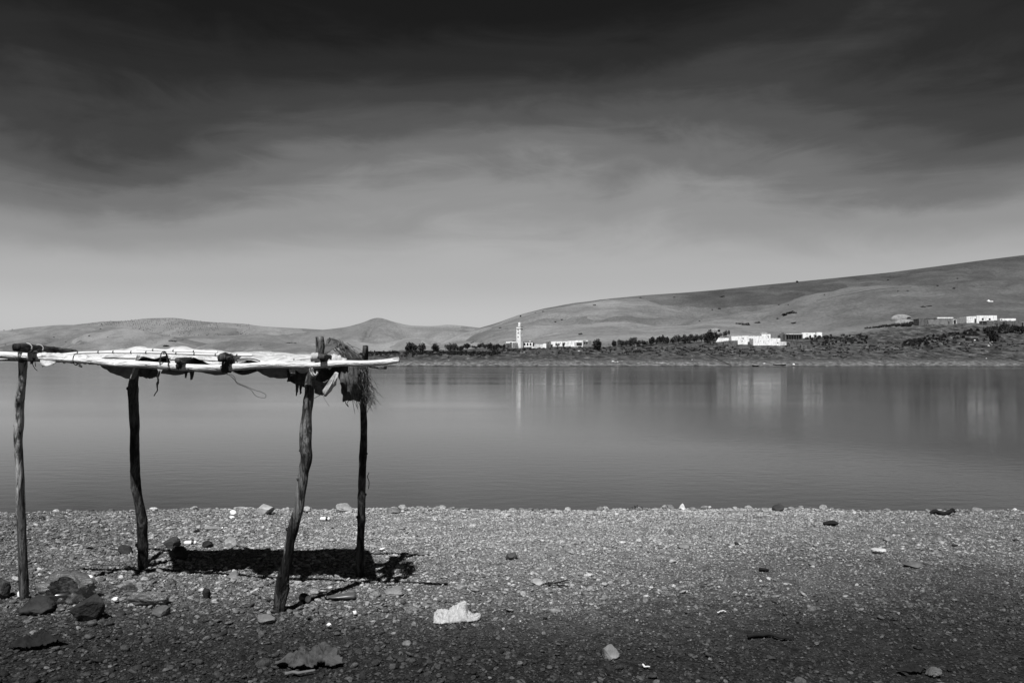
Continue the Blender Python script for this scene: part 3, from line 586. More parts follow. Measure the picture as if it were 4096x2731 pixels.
def log(near, far, wn, wf, seed, label, mt='log_dark', bark=.16):
    a, b_ = P(*near), P(*far); n = 34; c = a + (b_ - a) * np.linspace(0, 1, n)[:, None]; c[:, 2] += .006 * fbm(np.linspace(0, 5, n), np.zeros(n) + seed, 2)
    r = np.linspace(wn / 2 / F * near[2], wf / 2 / F * far[2], n); o = part('cross_log', tube(c, r, 18, bark, seed, stretch=14), M[mt], shelter, label=label)
    e = c[0] - (c[1] - c[0]) / np.linalg.norm(c[1] - c[0]) * .003; d = (c[1] - c[0]) / np.linalg.norm(c[1] - c[0])
    part('cut_end', tube([e - d * .004, e + d * .004], [r[0] * .86, r[0] * .9], 16, .05, seed), M['post_dark'], o)
    return o, c, r
log_a, ca, ra = log((66, 1388, 5.02), (300, 1411, 6.1), 34, 26, 11, 'thick dark cross log over the pale post')
log_b, cb, rb = log((712, 1442, 5.08), (905, 1440, 6.05), 27, 24, 12, 'short dark cross log lying on the front beam')
log_c, cc, rc = log((888, 1432, 5.04), (1060, 1436, 6.0), 36, 28, 13, 'knobbly dark cross log with flaking bark', bark=.3)
log_d, cd, rd = log((1287, 1429, 5.0), (1420, 1436, 5.95), 29, 26, 14, 'dark cross log lashed to the leaning post')

# canvas and tarpaulin
def sheet(name, rows, mt, n=60, mrow=6, wr=.010, seed=0, fr=7.0, thick=.003, dy=0.0, label=None, diag=2.0, root=None):
    Rw = [spline(np.array([P(*p) for p in r]) + np.array([0, dy, 0]), n) for r in rows]; Rw = np.array(Rw)
    G = np.array([spline(Rw[:, j], (len(rows) - 1) * mrow + 1) for j in range(n)]).transpose(1, 0, 2); nr = G.shape[0]
    du = np.gradient(G, axis=1); dv = np.gradient(G, axis=0); N = np.cross(du, dv); N /= np.linalg.norm(N, axis=2)[:, :, None] + 1e-9
    uu = np.linspace(0, fr, n)[None, :] + 0 * np.arange(nr)[:, None]; vv = np.linspace(0, diag, nr)[:, None] + 0 * uu
    G = G + N * (wr * (1.3 * fbm(uu + vv * .8 + seed, vv + seed, 3) + .8 * np.abs(fbm(uu * 2.1 - vv * 1.3, vv * .7 + seed, 2))))[:, :, None]
    o = part(name, (G.reshape(-1, 3), [tuple(f) for f in grid_faces(nr, n)]), mt, root or shelter, label=label)
    s = o.modifiers.new('thickness', 'SOLIDIFY'); s.thickness = thick; s.offset = 0; return o
cv = sheet('canvas', [
    [(300, 1447, 5.30), (430, 1452, 5.28), (540, 1452, 5.27), (566, 1428, 5.30), (620, 1434, 5.32), (668, 1420, 5.34), (692, 1456, 5.24), (750, 1458, 5.23), (772, 1430, 5.3), (800, 1440, 5.28), (842, 1456, 5.22), (960, 1450, 5.2), (1000, 1443, 5.24), (1050, 1450, 5.2), (1150, 1451, 5.18), (1262, 1448, 5.17)],
    [(300, 1437, 5.36), (430, 1433, 5.36), (545, 1420, 5.38), (620, 1412, 5.42), (700, 1425, 5.36), (800, 1424, 5.36), (900, 1430, 5.32), (1000, 1432, 5.32), (1100, 1434, 5.30), (1262, 1436, 5.28)],
    [(300, 1426, 5.44), (400, 1417, 5.46), (480, 1409, 5.48), (528, 1398, 5.5), (556, 1391, 5.52), (600, 1397, 5.52), (655, 1405, 5.52), (692, 1399, 5.5), (735, 1396, 5.5), (768, 1406, 5.5), (800, 1408, 5.5), (850, 1404, 5.5), (905, 1414, 5.48), (1000, 1415, 5.46), (1120, 1419, 5.44), (1262, 1424, 5.4)],
    [(310, 1432, 5.9), (600, 1416, 5.9), (900, 1420, 5.9), (1262, 1428, 5.85)],
    [(330, 1438, 6.15), (600, 1440, 6.12), (900, 1446, 6.1), (1262, 1448, 6.05)]], M['canvas'], 150, 8, .009, 3, 11, label='sagging white canvas roof')
# sleeve of canvas twisted round the front beam
kk = [i for i in range(len(c_beam)) if 150 < (c_beam[i, 0] / c_beam[i, 1] * F + CX) < 420]; seg = c_beam[kk]
V = []; ns = 26
for i, (x, y, z, r) in enumerate(spline(seg, 60)):
    th = np.arange(ns) / ns * 2 * np.pi; f = i / 59; rr = (r * (1.1 + .28 * math.sin(f * math.pi) ** .7) + .0025 * np.sin(th * 2 + f * 60) + .002 * np.sin(th * 3 + f * 95 + 1) + .005 * fbm(np.cos(th) * 2, np.sin(th) * 2 + f * 9, 3))
    V += [(x, y + .012 + a * math.cos(q) * .9, z + .004 + a * math.sin(q)) for a, q in zip(rr, th)]
Fc = [(i*ns+k, i*ns+(k+1) % ns, (i+1)*ns+(k+1) % ns, (i+1)*ns+k) for i in range(59) for k in range(ns)]
o = part('canvas_wrap', (V, Fc), M['canvas'], shelter, label='canvas twisted round the front beam'); s = o.modifiers.new('thickness', 'SOLIDIFY'); s.thickness = .003
sheet('canvas_flap', [[(160, 1436, 5.26), (185, 1440, 5.25), (222, 1446, 5.24)], [(164, 1455, 5.23), (190, 1458, 5.23), (220, 1454, 5.24)], [(171, 1467, 5.24), (190, 1462, 5.22), (216, 1457, 5.25)]], M['canvas'], 16, 4, .004, 9, 3)
sheet('canvas_flap', [[(120, 1428, 5.26), (140, 1428, 5.25)], [(121, 1445, 5.25), (136, 1444, 5.24)], [(120, 1456, 5.25), (132, 1453, 5.26)]], M['tarp_and_shade'], 10, 3, .006, 10, 3)
def hang(name, top, bot, mt, seed, n=40, wr=.012, bulge=.03, fr=6, **k):
    mid = [((a[0] + b_[0]) / 2, (a[1] + b_[1]) / 2, (a[2] + b_[2]) / 2 + bulge) for a, b_ in zip(top, bot)]
    return sheet(name, [top, mid, bot], mt, n, 6, wr, seed, fr, **k)
hang('canvas_sag', [(384, 1450, 5.36), (430, 1452, 5.36), (490, 1454, 5.36), (545, 1456, 5.36), (566, 1456, 5.36)], [(388, 1458, 5.40), (430, 1479, 5.5), (480, 1502, 5.58), (519, 1519, 5.62), (560, 1470, 5.5)], M['sag_shade'], 21)  # sags of the white canvas, shade put into their colour
hang('canvas_sag', [(548, 1455, 5.5), (600, 1456, 5.5), (640, 1456, 5.5)], [(552, 1506, 5.62), (600, 1511, 5.62), (630, 1510, 5.62)], M['tarp_and_shade'], 22, wr=.016)
hang('canvas_sag', [(622, 1456, 5.4), (700, 1462, 5.4), (800, 1466, 5.4), (900, 1464, 5.4), (970, 1460, 5.4)], [(630, 1490, 5.5), (690, 1500, 5.55), (800, 1488, 5.5), (850, 1499, 5.55), (968, 1476, 5.5)], M['sag_shade'], 23, wr=.008)
hang('canvas_sag', [(925, 1460, 5.5), (985, 1460, 5.5), (1045, 1458, 5.5)], [(932, 1488, 5.56), (968, 1499, 5.6), (1036, 1482, 5.56)], M['tarp_and_shade'], 24)
hang('canvas_sag', [(1020, 1458, 5.38), (1080, 1458, 5.38), (1130, 1456, 5.38), (1180, 1454, 5.38)], [(1026, 1482, 5.46), (1075, 1508, 5.56), (1130, 1517, 5.58), (1180, 1500, 5.5)], M['sag_shade'], 25)
hang('canvas_sag', [(1150, 1455, 5.52), (1220, 1456, 5.5), (1290, 1452, 5.5), (1360, 1452, 5.5)], [(1158, 1522, 5.6), (1215, 1548, 5.66), (1292, 1552, 5.66), (1345, 1500, 5.6)], M['tarp_and_shade'], 26, wr=.02, bulge=.06)
hang('canvas_sag', [(1258, 1520, 5.58), (1300, 1530, 5.58), (1335, 1500, 5.58)], [(1258, 1572, 5.62), (1288, 1580, 5.62), (1300, 1562, 5.6)], M['sag_shade'], 27, wr=.008)
hang('canvas_flap', [(1338, 1490, 5.02), (1345, 1487, 5.02), (1354, 1492, 5.02)], [(1290, 1562, 5.06), (1297, 1584, 5.06), (1345, 1540, 5.06)], M['canvas'], 28, wr=.005, bulge=-.02, label='sunlit crescent of white canvas')
hang('canvas_flap', [(1176, 1466, 5.11), (1208, 1468, 5.11), (1240, 1466, 5.11)], [(1181, 1477, 5.10), (1205, 1493, 5.09), (1236, 1486, 5.10)], M['canvas'], 29, wr=.004, bulge=-.01, n=20)
hang('canvas_flap', [(548, 1418, 5.26), (562, 1416, 5.26)], [(519, 1519, 5.31), (523, 1516, 5.31)], M['canvas'], 30, wr=.004, bulge=.0, n=8, label='white pointed flap')
hang('canvas_flap', [(630, 1476, 5.28), (652, 1476, 5.28)], [(636, 1492, 5.28), (642, 1494, 5.28)], M['canvas'], 31, wr=.004, bulge=0, n=8)
hang('canvas_flap', [(1152, 1466, 5.1), (1180, 1466, 5.1)], [(1160, 1492, 5.09), (1180, 1494, 5.09)], M['canvas'], 32, wr=.008, bulge=0, n=10)
for k, (a, b_, c_) in enumerate([(1181, 1198, 1584), (1196, 1212, 1578), (1148, 1158, 1528), (738, 752, 1512), (756, 778, 1520), (590, 604, 1506)]):
    hang('rag_strip', [(a, 1480 if k > 1 else 1525, 5.5), (b_, 1480 if k > 1 else 1525, 5.5)], [(a + (4 if k != 4 else 8), c_, 5.52), (a + 10 + (6 if k == 4 else 0), c_ - 6, 5.53)], M['tarp_and_shade'], 40 + k, n=7, wr=.012, bulge=0)
hang('tarpaulin', [(1346, 1462, 5.22), (1372, 1460, 5.18), (1400, 1458, 5.20), (1420, 1456, 5.26)], [(1370, 1608, 5.26), (1390, 1600, 5.20), (1416, 1596, 5.24), (1440, 1585, 5.34)], M['tarp_and_shade'], 51, wr=.035, bulge=-.03, label='dark creased tarpaulin hanging at the end')
hang('tarpaulin', [(1398, 1440, 5.56), (1430, 1440, 5.6), (1456, 1446, 5.64)], [(1398, 1592, 5.6), (1440, 1606, 5.62), (1456, 1560, 5.66)], M['tarp_and_shade'], 52, wr=.02, bulge=.0)
sheet('tarpaulin', [[(1248, 1424, 5.3), (1275, 1424, 5.28), (1312, 1416, 5.26)], [(1292, 1392, 5.42), (1318, 1385, 5.40), (1345, 1396, 5.38)], [(1312, 1352, 5.55), (1335, 1362, 5.55), (1366, 1386, 5.52)], [(1330, 1372, 5.75), (1370, 1390, 5.75), (1420, 1440, 5.7)]], M['tarp_and_shade'], 24, 6, .02, 53, 4, label='grey tarpaulin peak over the lashed log')
hang('canvas_flap', [(1308, 1420, 5.2), (1330, 1414, 5.2), (1355, 1418, 5.2), (1385, 1436, 5.22)], [(1318, 1446, 5.14), (1335, 1448, 5.13), (1360, 1449, 5.13), (1386, 1449, 5.16)], M['canvas'], 54, wr=.014, bulge=-.02, n=24)
# straw thatch sliding off the end
def straw():
    V, Fc = [], []; n0 = 0; arc = spline(np.array([P(1320, 1358, 5.5), P(1366, 1384, 5.48), P(1408, 1425, 5.46), P(1434, 1490, 5.45), P(1450, 1560, 5.45), P(1470, 1598, 5.45)]), 60); rs = np.random.default_rng(3)
    for k in range(300):
        f = rs.uniform(.12, .78); i = int(f * 59); L = rs.uniform(10, 26); j = min(59, int(i + L)); c = arc[i:j + 1].copy()
        if len(c) < 4: continue
        c = spline(c, 6); w_ = .035 + .05 * f; off = np.array([rs.normal(0, w_ * .42), rs.normal(0, .07), rs.normal(0, .016)]); dv = np.array([rs.normal(.004, .014), rs.normal(0, .04), rs.normal(-.01, .016)])
        c = c + off + dv * np.linspace(0, 1, 6)[:, None] ** 1.5 * (1 + 1.6 * f) + np.cumsum(rs.normal(0, .006, (6, 3)), 0); r = np.linspace(1, .35, 6) * rs.uniform(.0016, .0042)
        v, fc = tube(c, r, 3, cap=False); V.append(v); Fc += [tuple(a + n0 for a in q) for q in fc]; n0 += len(v)
    for k in range(55):                                                     # frayed ends sticking out
        c0 = P(rs.uniform(1440, 1480), rs.uniform(1560, 1610), 5.5 + rs.normal(0, .06)); a = rs.uniform(-.9, .9); L = rs.uniform(.04, .10); d = np.array([math.cos(a), rs.normal(0, .4), -math.sin(a) * .9 - .1]) * L
        c = np.array([c0 + d * t_ + np.array([0, 0, -.05 * L / .1 * t_ * t_ + rs.normal(0, .003)]) for t_ in np.linspace(0, 1, 6)]); v, fc = tube(c, np.linspace(.0014, .0005, 6), 3, cap=False); V.append(v); Fc += [tuple(b_ + n0 for b_ in q) for q in fc]; n0 += len(v)
    return np.concatenate(V), Fc
part('straw_thatch', straw(), M['straw'], shelter, kind='stuff', label='bundle of dry straw and palm fibre sliding off the end')
# ropes and lashings
def rope(pts, r, mt='rope', n=40, name='rope'): return part(name, tube(spline(np.array([P(*p) for p in pts]), n), r, 6), M[mt], shelter)
def lash(name, cen, axis, rad, turns, pitch, r, mt, seed):
    axis = np.array(axis, float); axis /= np.linalg.norm(axis); a = np.cross(axis, [0, 0, 1.0]); a /= np.linalg.norm(a); b_ = np.cross(axis, a); tt = np.linspace(0, turns * 2 * np.pi, int(turns * 22))
    pts = np.array([cen + axis * (t_ / 6.283 - turns / 2) * pitch + (a * math.cos(t_) + b_ * math.sin(t_)) * (rad * (1 + .06 * math.sin(t_ * .7 + seed))) for t_ in tt]); return part(name, tube(pts, r, 6), M[mt], shelter)
BX = np.array([1, 0, 0])
lash('lashing', P(92, 1424, 5.30), (1, -.2, .3), .036, 5, .008, .0035, 'rope', 1); lash('lashing', P(130, 1424, 5.27), (1, 0, 0), .034, 6, .006, .0035, 'rope_pale', 2)
lash('lashing', ca[5], ca[6] - ca[5], ra[5] * 1.1, 3, .006, .003, 'rope_pale', 3); lash('lashing', ca[11], ca[12] - ca[11], ra[11] * 1.1, 3, .006, .003, 'rope_pale', 3.3)
lash('lashing', P(304, 1438, 5.26), (1, 0, 0), .037, 1.4, .004, .0025, 'rope', 4); lash('lashing', P(725, 1457, 5.17), (1, 0, 0), .036, 8, .005, .003, 'rope', 5); lash('lashing', P(655, 1440, 5.2), (1, 0, .05), .055, 2, .006, .0025, 'rope', 6)
lash('lashing', P(680, 1466, 5.17), (1, 0, .3), .027, 2, .006, .0025, 'rope', 6.5); lash('lashing', P(908, 1462, 5.14), (1, 0, 0), .042, 8, .006, .0035, 'rope', 7); lash('lashing', P(1258, 1428, 5.12), (1, .2, 0), .024, 7, .006, .0045, 'rope_pale', 8)
lash('lashing', P(1290, 1455, 5.08), (1, 0, 0), .030, 9, .006, .004, 'rope', 9); lash('lashing', P(1318, 1457, 5.07), (1, 0, -.5), .026, 6, .006, .004, 'rope_pale', 10); lash('lashing', P(1270, 1452, 5.08), (1, 0, .4), .028, 3, .008, .004, 'rope', 11)
lash('lashing', P(1459, 1440, 5.86), (0, 0, 1), .026, 6, .008, .004, 'rope', 12); lash('lashing', c_fr[14, :3], (0, 0, 1), .036, 3, .01, .004, 'rope_pale', 13)
rope([(1240, 1472, 5.06), (1243, 1490, 5.07), (1256, 1502, 5.07), (1268, 1496, 5.07), (1268, 1480, 5.07)], .0075, 'rope_pale', name='rope_loop')
rope([(1248, 1472, 5.05), (1252, 1490, 5.06), (1262, 1500, 5.06), (1270, 1490, 5.06)], .006, 'rope_pale', name='rope_loop')
rope([(640, 1482, 5.25), (636, 1500, 5.27), (631, 1515, 5.27), (634, 1530, 5.27), (628, 1545, 5.28), (630, 1560, 5.28), (622, 1572, 5.28), (616, 1583, 5.28)], .0042)
rope([(640, 1485, 5.26), (630, 1505, 5.27), (634, 1520, 5.28), (627, 1535, 5.28), (631, 1548, 5.28)], .0042)
rope([(905, 1492, 5.3), (925, 1506, 5.3), (950, 1530, 5.3), (985, 1545, 5.3), (1020, 1560, 5.3), (1050, 1570, 5.3), (1064, 1580, 5.3), (1062, 1589, 5.3), (1045, 1590, 5.3), (1020, 1580, 5.3), (1005, 1560, 5.3), (975, 1545, 5.3), (945, 1530, 5.3), (938, 1508, 5.3), (925, 1498, 5.3), (905, 1498, 5.3)], .0016, n=120, name='wire_loop')
rope([(128, 1452, 5.26), (133, 1462, 5.26), (137, 1470, 5.26), (141, 1475, 5.26), (149, 1482, 5.26)], .0022); rope([(140, 1440, 5.26), (141, 1455, 5.26), (143, 1466, 5.26)], .0022)
rope([(1286, 1568, 5.5), (1282, 1578, 5.5), (1270, 1585, 5.5), (1258, 1592, 5.4)], .002); rope([(1288, 1572, 5.5), (1300, 1598, 5.5), (1318, 1626, 5.5)], .0008)
rope([(1380, 1600, 5.38), (1384, 1615, 5.38), (1394, 1626, 5.38), (1388, 1612, 5.38), (1396, 1602, 5.38)], .0022); rope([(1462, 1460, 5.84), (1474, 1480, 5.84), (1470, 1500, 5.84), (1482, 1518, 5.84)], .003)
rope([(1476, 1890, 5.9), (1470, 1905, 5.9), (1476, 1925, 5.9), (1474, 1955, 5.9)], .003); rope([(1465, 1575, 5.6), (1486, 1610, 5.6), (1474, 1635, 5.6), (1468, 1650, 5.6)], .002)
rope([(930, 1438, 5.2), (980, 1434, 5.2), (1015, 1436, 5.2), (1040, 1444, 5.2)], .004); rope([(925, 1444, 5.2), (970, 1440, 5.2), (1010, 1441, 5.2)], .003); rope([(935, 1425, 5.15), (944, 1440, 5.14), (950, 1448, 5.13)], .004)
rope([(316, 1454, 5.2), (322, 1462, 5.2), (326, 1466, 5.2), (316, 1462, 5.2)], .006); rope([(1312, 1372, 5.4), (1320, 1360, 5.4), (1318, 1350, 5.4)], .004)

# ================================================================== LITTER ON THE BEACH
def bag_vf(seed, dims, hole=None, crump=.35, sub=5):
    V, Fc = rock_vf(seed, sub, (1, 1, 1), 3, .45, 0); rs = np.random.default_rng(seed); off = Vector(rs.random(3) * 30)
    for i, v in enumerate(V):
        q = Vector(v); n = abs(mnoise.noise(q * 1.7 + off)) * 1.1 + abs(mnoise.noise(q * 3.7 + off * 2)) * .5 + abs(mnoise.noise(q * 8 + off)) * .18; V[i] = v * (1 + crump * (n - .45))
    V = (V - (V.max(0) + V.min(0)) / 2) / ((V.max(0) - V.min(0)) / 2); V[:, 2] = np.where(V[:, 2] < -.55, -.55 + (V[:, 2] + .55) * .1, V[:, 2]); V[:, 2] += .55
    if hole is not None:
        h = np.array(hole[:3], float); h /= np.linalg.norm(h); c = V - np.array([0, 0, .45]); dn = c / (np.linalg.norm(c, axis=1)[:, None] + 1e-9); bad = dn @ h > hole[3]; Fc = [f for f in Fc if not all(bad[i] for i in f)]
    return V * np.array(dims), Fc
def litter(name, cat, px0, px1, py0, py1, mt, seed, label, hole=None, deep=.7, crump=.35, sub=5):
    q = ground_hit((px0 + px1) / 2, py1 - (py1 - py0) * .10); wx = (px1 - px0) / 2 / F * q[1]; hz = (py1 - py0) / F * q[1]; dy = wx * deep
    hz = max(.012, hz - dy * .22); v, f = bag_vf(seed, (wx, dy, hz / 1.5), hole, crump, sub); loc = q + np.array([0, dy * .8, 0]); loc[2] = float(beach_z(loc[0], loc[1])) + .012
    o = single(name, (v + loc, f), mt, loc); tag(o, label, cat); return o
big = litter('plastic_bag', 'plastic bag', 118, 348, 2312, 2436, M['film_grey'], 61, 'large crumpled grey plastic bag lying open beside the pale post', (.05, -.8, .55, .80), .62, .45)
def white_bag():
    a, b_ = ground_hit(1737, 2470), ground_hit(1922, 2470); n_ = ground_hit(1830, 2492); k = n_[1] / F; cx = (a[0] + b_[0]) / 2; rx = (b_[0] - a[0]) / 2; u, v = np.meshgrid(np.linspace(-1, 1, 120), np.linspace(-1, 1, 60))
    prof = np.interp(u, [-1, -.95, -.8, -.55, -.35, -.2, .1, .33, .40, .48, .62, .75, .88, .97, 1], [.05, .30, .50, .46, .38, .60, .78, .92, .86, .46, .26, .20, .32, .28, .04]) * 70 * k
    env = np.clip(1 - np.abs(v) ** 2.2, 0, 1) ** .7; X = cx + rx * u + .012 * fbm(u * 4, v * 4 + 2, 3); Yv = n_[1] + .085 + .10 * v * (1 - .5 * u * u) + .02 * fbm(u * 5 + 9, v * 3, 3)
    fold = np.abs(fbm(u * 3.2 + v * 1.2, v * 2.4 + 5, 4)) * 1.9 + .5 * np.abs(fbm(u * 8, v * 5 + 1, 3)); Z = beach_z(X, Yv) + .008 + prof * env * (1.12 - .62 * fold * np.clip(1.3 - prof / (74 * k), .35, 1))
    loc = (cx, n_[1] + .08, float(beach_z(cx, n_[1] + .08))); o = single('plastic_bag', (np.stack([X, Yv, Z], -1).reshape(-1, 3), [tuple(f) for f in grid_faces(60, 120)]), M['film_white'], loc); tag(o, 'crumpled white plastic bag lying alone on dark gravel', 'plastic bag'); o.modifiers.new('thickness', 'SOLIDIFY').thickness = .0015
white_bag()
litter('plastic_bag', 'plastic bag', 447, 584, 2324, 2388, M['film_clear'], 63, 'pale half clear plastic bag with a dark underside near the dark bent post', (-.1, -.9, .1, .75), .6, .5)
litter('plastic_film', 'plastic', 495, 668, 2376, 2436, M['film_grey'], 64, 'rolled strip of grey plastic film on the gravel', None, .35, .35)
litter('plastic_scrap', 'scrap', 335, 370, 2305, 2330, M['paper'], 65, 'white crumpled scrap just behind the large grey bag', None, .6, .6, 3)
litter('plastic_scrap', 'scrap', 442, 469, 2396, 2416, M['paper'], 66, 'white torn scrap between the boulder and the rolled film', None, .6, .6, 3)
litter('plastic_scrap', 'scrap', 66, 79, 2373, 2396, M['paper'], 67, 'white scrap standing at the base of the pale post', None, .6, .5, 3)
litter('plastic_scrap', 'scrap', 918, 944, 2045, 2068, M['paper'], 68, 'pale torn scrap sticking up near the waterline', None, .5, .7, 3)
litter('plastic_scrap', 'scrap', 915, 938, 2068, 2080, M['paper'], 69, 'small flat pale scrap below the upright scrap', None, .6, .5, 3)
litter('plastic_scrap', 'scrap', 1516, 1538, 2196, 2206, M['paper'], 70, 'white scrap beside the tip of the straw shadow', None, .6, .4, 3)
litter('plastic_scrap', 'scrap', 1410, 1428, 2450, 2466, M['paper'], 71, 'tiny white scrap in the dark gravel past the leaning post', None, .7, .6, 3)
litter('plastic_scrap', 'scrap', 1300, 1330, 2498, 2516, M['paper'], 72, 'shredded white scrap among dark pebbles', None, .7, .8, 3)
def sheet_on_ground(name, cat, px0, px1, py0, py1, mt, seed, label, hgt=.03, fold=1.0):
    a, b_ = ground_hit(px0, (py0 + py1) / 2), ground_hit(px1, (py0 + py1) / 2); n_, f_ = ground_hit((px0 + px1) / 2, py1), ground_hit((px0 + px1) / 2, py0 + (py1 - py0) * .35)
    cx, cy = (a[0] + b_[0]) / 2, (n_[1] + f_[1]) / 2; rx, ry = (b_[0] - a[0]) / 2, (f_[1] - n_[1]) / 2; u, v = np.meshgrid(np.linspace(-1, 1, 70), np.linspace(-1, 1, 44))
    th = np.arctan2(v, u); lim = .78 + .5 * vnoise(th * 1.6 + seed, th * 0 + seed) + .2 * vnoise(th * 5 + seed, th * 0); rad = np.hypot(u, v)
    X = cx + rx * u * np.sqrt(np.clip(1 - v * v * .35, .2, 1)); Yv = cy + ry * v * np.sqrt(np.clip(1 - u * u * .35, .2, 1)); h = np.abs(fbm(u * 2.2 + v * 3 + seed, v * 2 + seed, 4)) * 2.2 + .45 * np.abs(np.sin(v * 9 + 3 * fbm(u * 2, v * 2 + seed, 2)))
    Z = beach_z(X, Yv) + .018 + hgt * fold * h * np.clip(1.25 - rad, .15, 1); fc = [tuple(f) for f in grid_faces(44, 70) if (rad.ravel()[f] < (lim * 1.15).ravel()[f]).all()]
    loc = (cx, cy, float(beach_z(cx, cy))); o = single(name, (np.stack([X, Yv, Z], -1).reshape(-1, 3), fc), mt, loc); tag(o, label, cat); s = o.modifiers.new('thickness', 'SOLIDIFY'); s.thickness = .004; return o
sheet_on_ground('rag', 'rag', 1118, 1402, 2600, 2690, M['rag'], 81, 'crumpled grey cloth rag with folds lying in the foreground gravel', .075)
sheet_on_ground('rag', 'rag', 48, 280, 2546, 2606, M['rag_dark'], 82, 'black crumpled cloth rag on the foreground pebbles', .05)
sheet_on_ground('plastic_sheet', 'plastic', 3580, 3705, 2676, 2700, M['rag_dark'], 83, 'thin black strip of cloth beside the pitted pale stone', .025)
def lathe(prof, n=18): 
    V = [(r * math.cos(a), r * math.sin(a), z) for (z, r) in prof for a in np.arange(n) / n * 2 * math.pi]; m = len(prof)
    Fc = [(i*n+k, i*n+(k+1) % n, (i+1)*n+(k+1) % n, (i+1)*n+k) for i in range(m - 1) for k in range(n)]
    return np.array(V), Fc + [tuple(range(n - 1, -1, -1)), tuple(range((m - 1) * n, m * n))]
def lying(prof, px, py, ang, mt, crush=.0, seed=0, tilt=0.0):
    v, f = lathe(prof); v = v.copy(); L = v[:, 2].max(); v[:, 2] -= L / 2
    if crush: v[:, 0] *= 1 - crush * (.6 + .8 * np.abs(fbm(v[:, 2] * 14 + seed, v[:, 1] * 9, 2)) * 2)
    v = v[:, [2, 1, 0]]; c, s = math.cos(ang), math.sin(ang); v = np.c_[v[:, 0] * c - v[:, 1] * s, v[:, 0] * s + v[:, 1] * c, v[:, 2] + v[:, 0] * tilt]; q = ground_hit(px, py); q[2] += -v[:, 2].min() + .004; return v + q, f, q
def drink(name, cat, prof, px, py, ang, mt, label, crush=0, extra=None):
    v, f, q = lying(prof, px, py, ang, mt, crush, px); r = empty(name, q); part('body', (v, f), mt, r); tag(r, label, cat)
    if extra: extra(r, v, q, ang)
    return r
BOT = lambda L, r: [(0, r * .8), (.012, r), (L * .3, r * .95), (L * .5, r), (L * .68, r * .98), (L * .82, r * .5), (L * .88, r * .36), (L * .93, r * .36)]
def cap_(mt, L, r):
    def f(root, v, q, ang):
        cv_, cf = lathe([(0, r * .42), (L * .06, r * .42)]); cv_ = cv_[:, [2, 1, 0]]; cv_[:, 0] += L * .42; c, s = math.cos(ang), math.sin(ang); cv_ = np.c_[cv_[:, 0] * c - cv_[:, 1] * s, cv_[:, 0] * s + cv_[:, 1] * c, cv_[:, 2]]; part('cap', (cv_ + q, cf), mt, root)
    return f
drink('bottle', 'bottle', BOT(.225, .036), 1362, 2400, R(186), M['bottle_dark'], 'squashed dark plastic bottle lying past the leaning post', .45, cap_(M['can_dark'], .225, .036))
drink('bottle', 'bottle', BOT(.19, .03), 855, 2122, R(4), M['film_clear'], 'clear flattened plastic bottle on the pale shingle', .3, cap_(M['can_white'], .19, .03))
CAN = lambda L, r: [(0, r * .8), (.006, r * .95), (.014, r), (L - .016, r), (L - .006, r * .82), (L, r * .8)]
def lid(root, v, q, ang):
    cv_, cf = lathe([(0, .024), (.002, .024)]); cv_ = cv_[:, [2, 1, 0]]; cv_[:, 0] += .0375; c, s = math.cos(ang), math.sin(ang); part('lid', (np.c_[cv_[:, 0] * c - cv_[:, 1] * s, cv_[:, 0] * s + cv_[:, 1] * c, cv_[:, 2]] + q, cf), M['can_white'], root)
drink('can', 'can', CAN(.072, .031), 1218, 2410, R(-38), M['can_dark'], 'short dark tin can lying by the shadow of the leaning post', 0, lid)
def band(L, r):
    def f(root, v, q, ang):
        cv_, cf = lathe([(0, r * 1.02), (L * .22, r * 1.02)]); cv_ = cv_[:, [2, 1, 0]]; cv_[:, 0] += L * .1; c, s = math.cos(ang), math.sin(ang); part('printed_band', (np.c_[cv_[:, 0] * c - cv_[:, 1] * s, cv_[:, 0] * s + cv_[:, 1] * c, cv_[:, 2]] + q, cf), M['can_dark'], root)
    return f
drink('can', 'can', CAN(.105, .023), 762, 2180, R(8), M['can_white'], 'white can with dark print behind the blocky boulder', .1, band(.105, .023))
drink('can', 'can', CAN(.105, .022), 1300, 2083, R(-3), M['can_white'], 'white can with dark end lying near the waterline', .1, band(.105, .022))
drink('can', 'can', CAN(.1, .03), 246, 2404, R(20), M['can_dark'], 'dark shiny can inside the large grey plastic bag', 0, lid)
# sticks, charred wood, driftwood, dry stems
def stick(px0, py0, px1, py1, r, mt, seed, label, cat='stick', name='stick', lift=.012):
    a, b_ = ground_hit(px0, py0), ground_hit(px1, py1); c = a + (b_ - a) * np.linspace(0, 1, 16)[:, None]; c[:, 1] += .03 * fbm(np.linspace(0, 4, 16) + seed, np.zeros(16), 2); c[:, 2] = beach_z(c[:, 0], c[:, 1]) + r + lift
    o = single(name, tube(c, r * np.linspace(1, .6, 16), 7, .25, seed), mt, c[8]); tag(o, label, cat); return o
stick(2867, 2456, 2902, 2452, .005, M['twig_pale'], 1, 'short white stick lying on dark gravel')
stick(2990, 2556, 3175, 2560, .011, M['char'], 2, 'long thin black stick on the dark gravel')
stick(1140, 2710, 1260, 2696, .010, M['twig'], 3, 'dark stick beside the grey rag')
stick(2572, 2672, 2600, 2678, .005, M['twig_pale'], 4, 'short pale twig in the dark foreground gravel')
stick(880, 2162, 1010, 2210, .008, M['twig'], 5, 'dark stick lying into the shelter shadow')
for k in range(5): 
    rs = np.random.default_rng(50 + k); x0, y0 = 2180 + rs.uniform(0, 60), 2332 + rs.uniform(0, 18); stick(x0, y0, x0 + rs.uniform(30, 60), y0 + rs.uniform(-12, 8), .006, M['char'], 60 + k, 'black brittle twig in the tangle beside the pale slab stone')['group'] = 'twig tangle on the shingle'
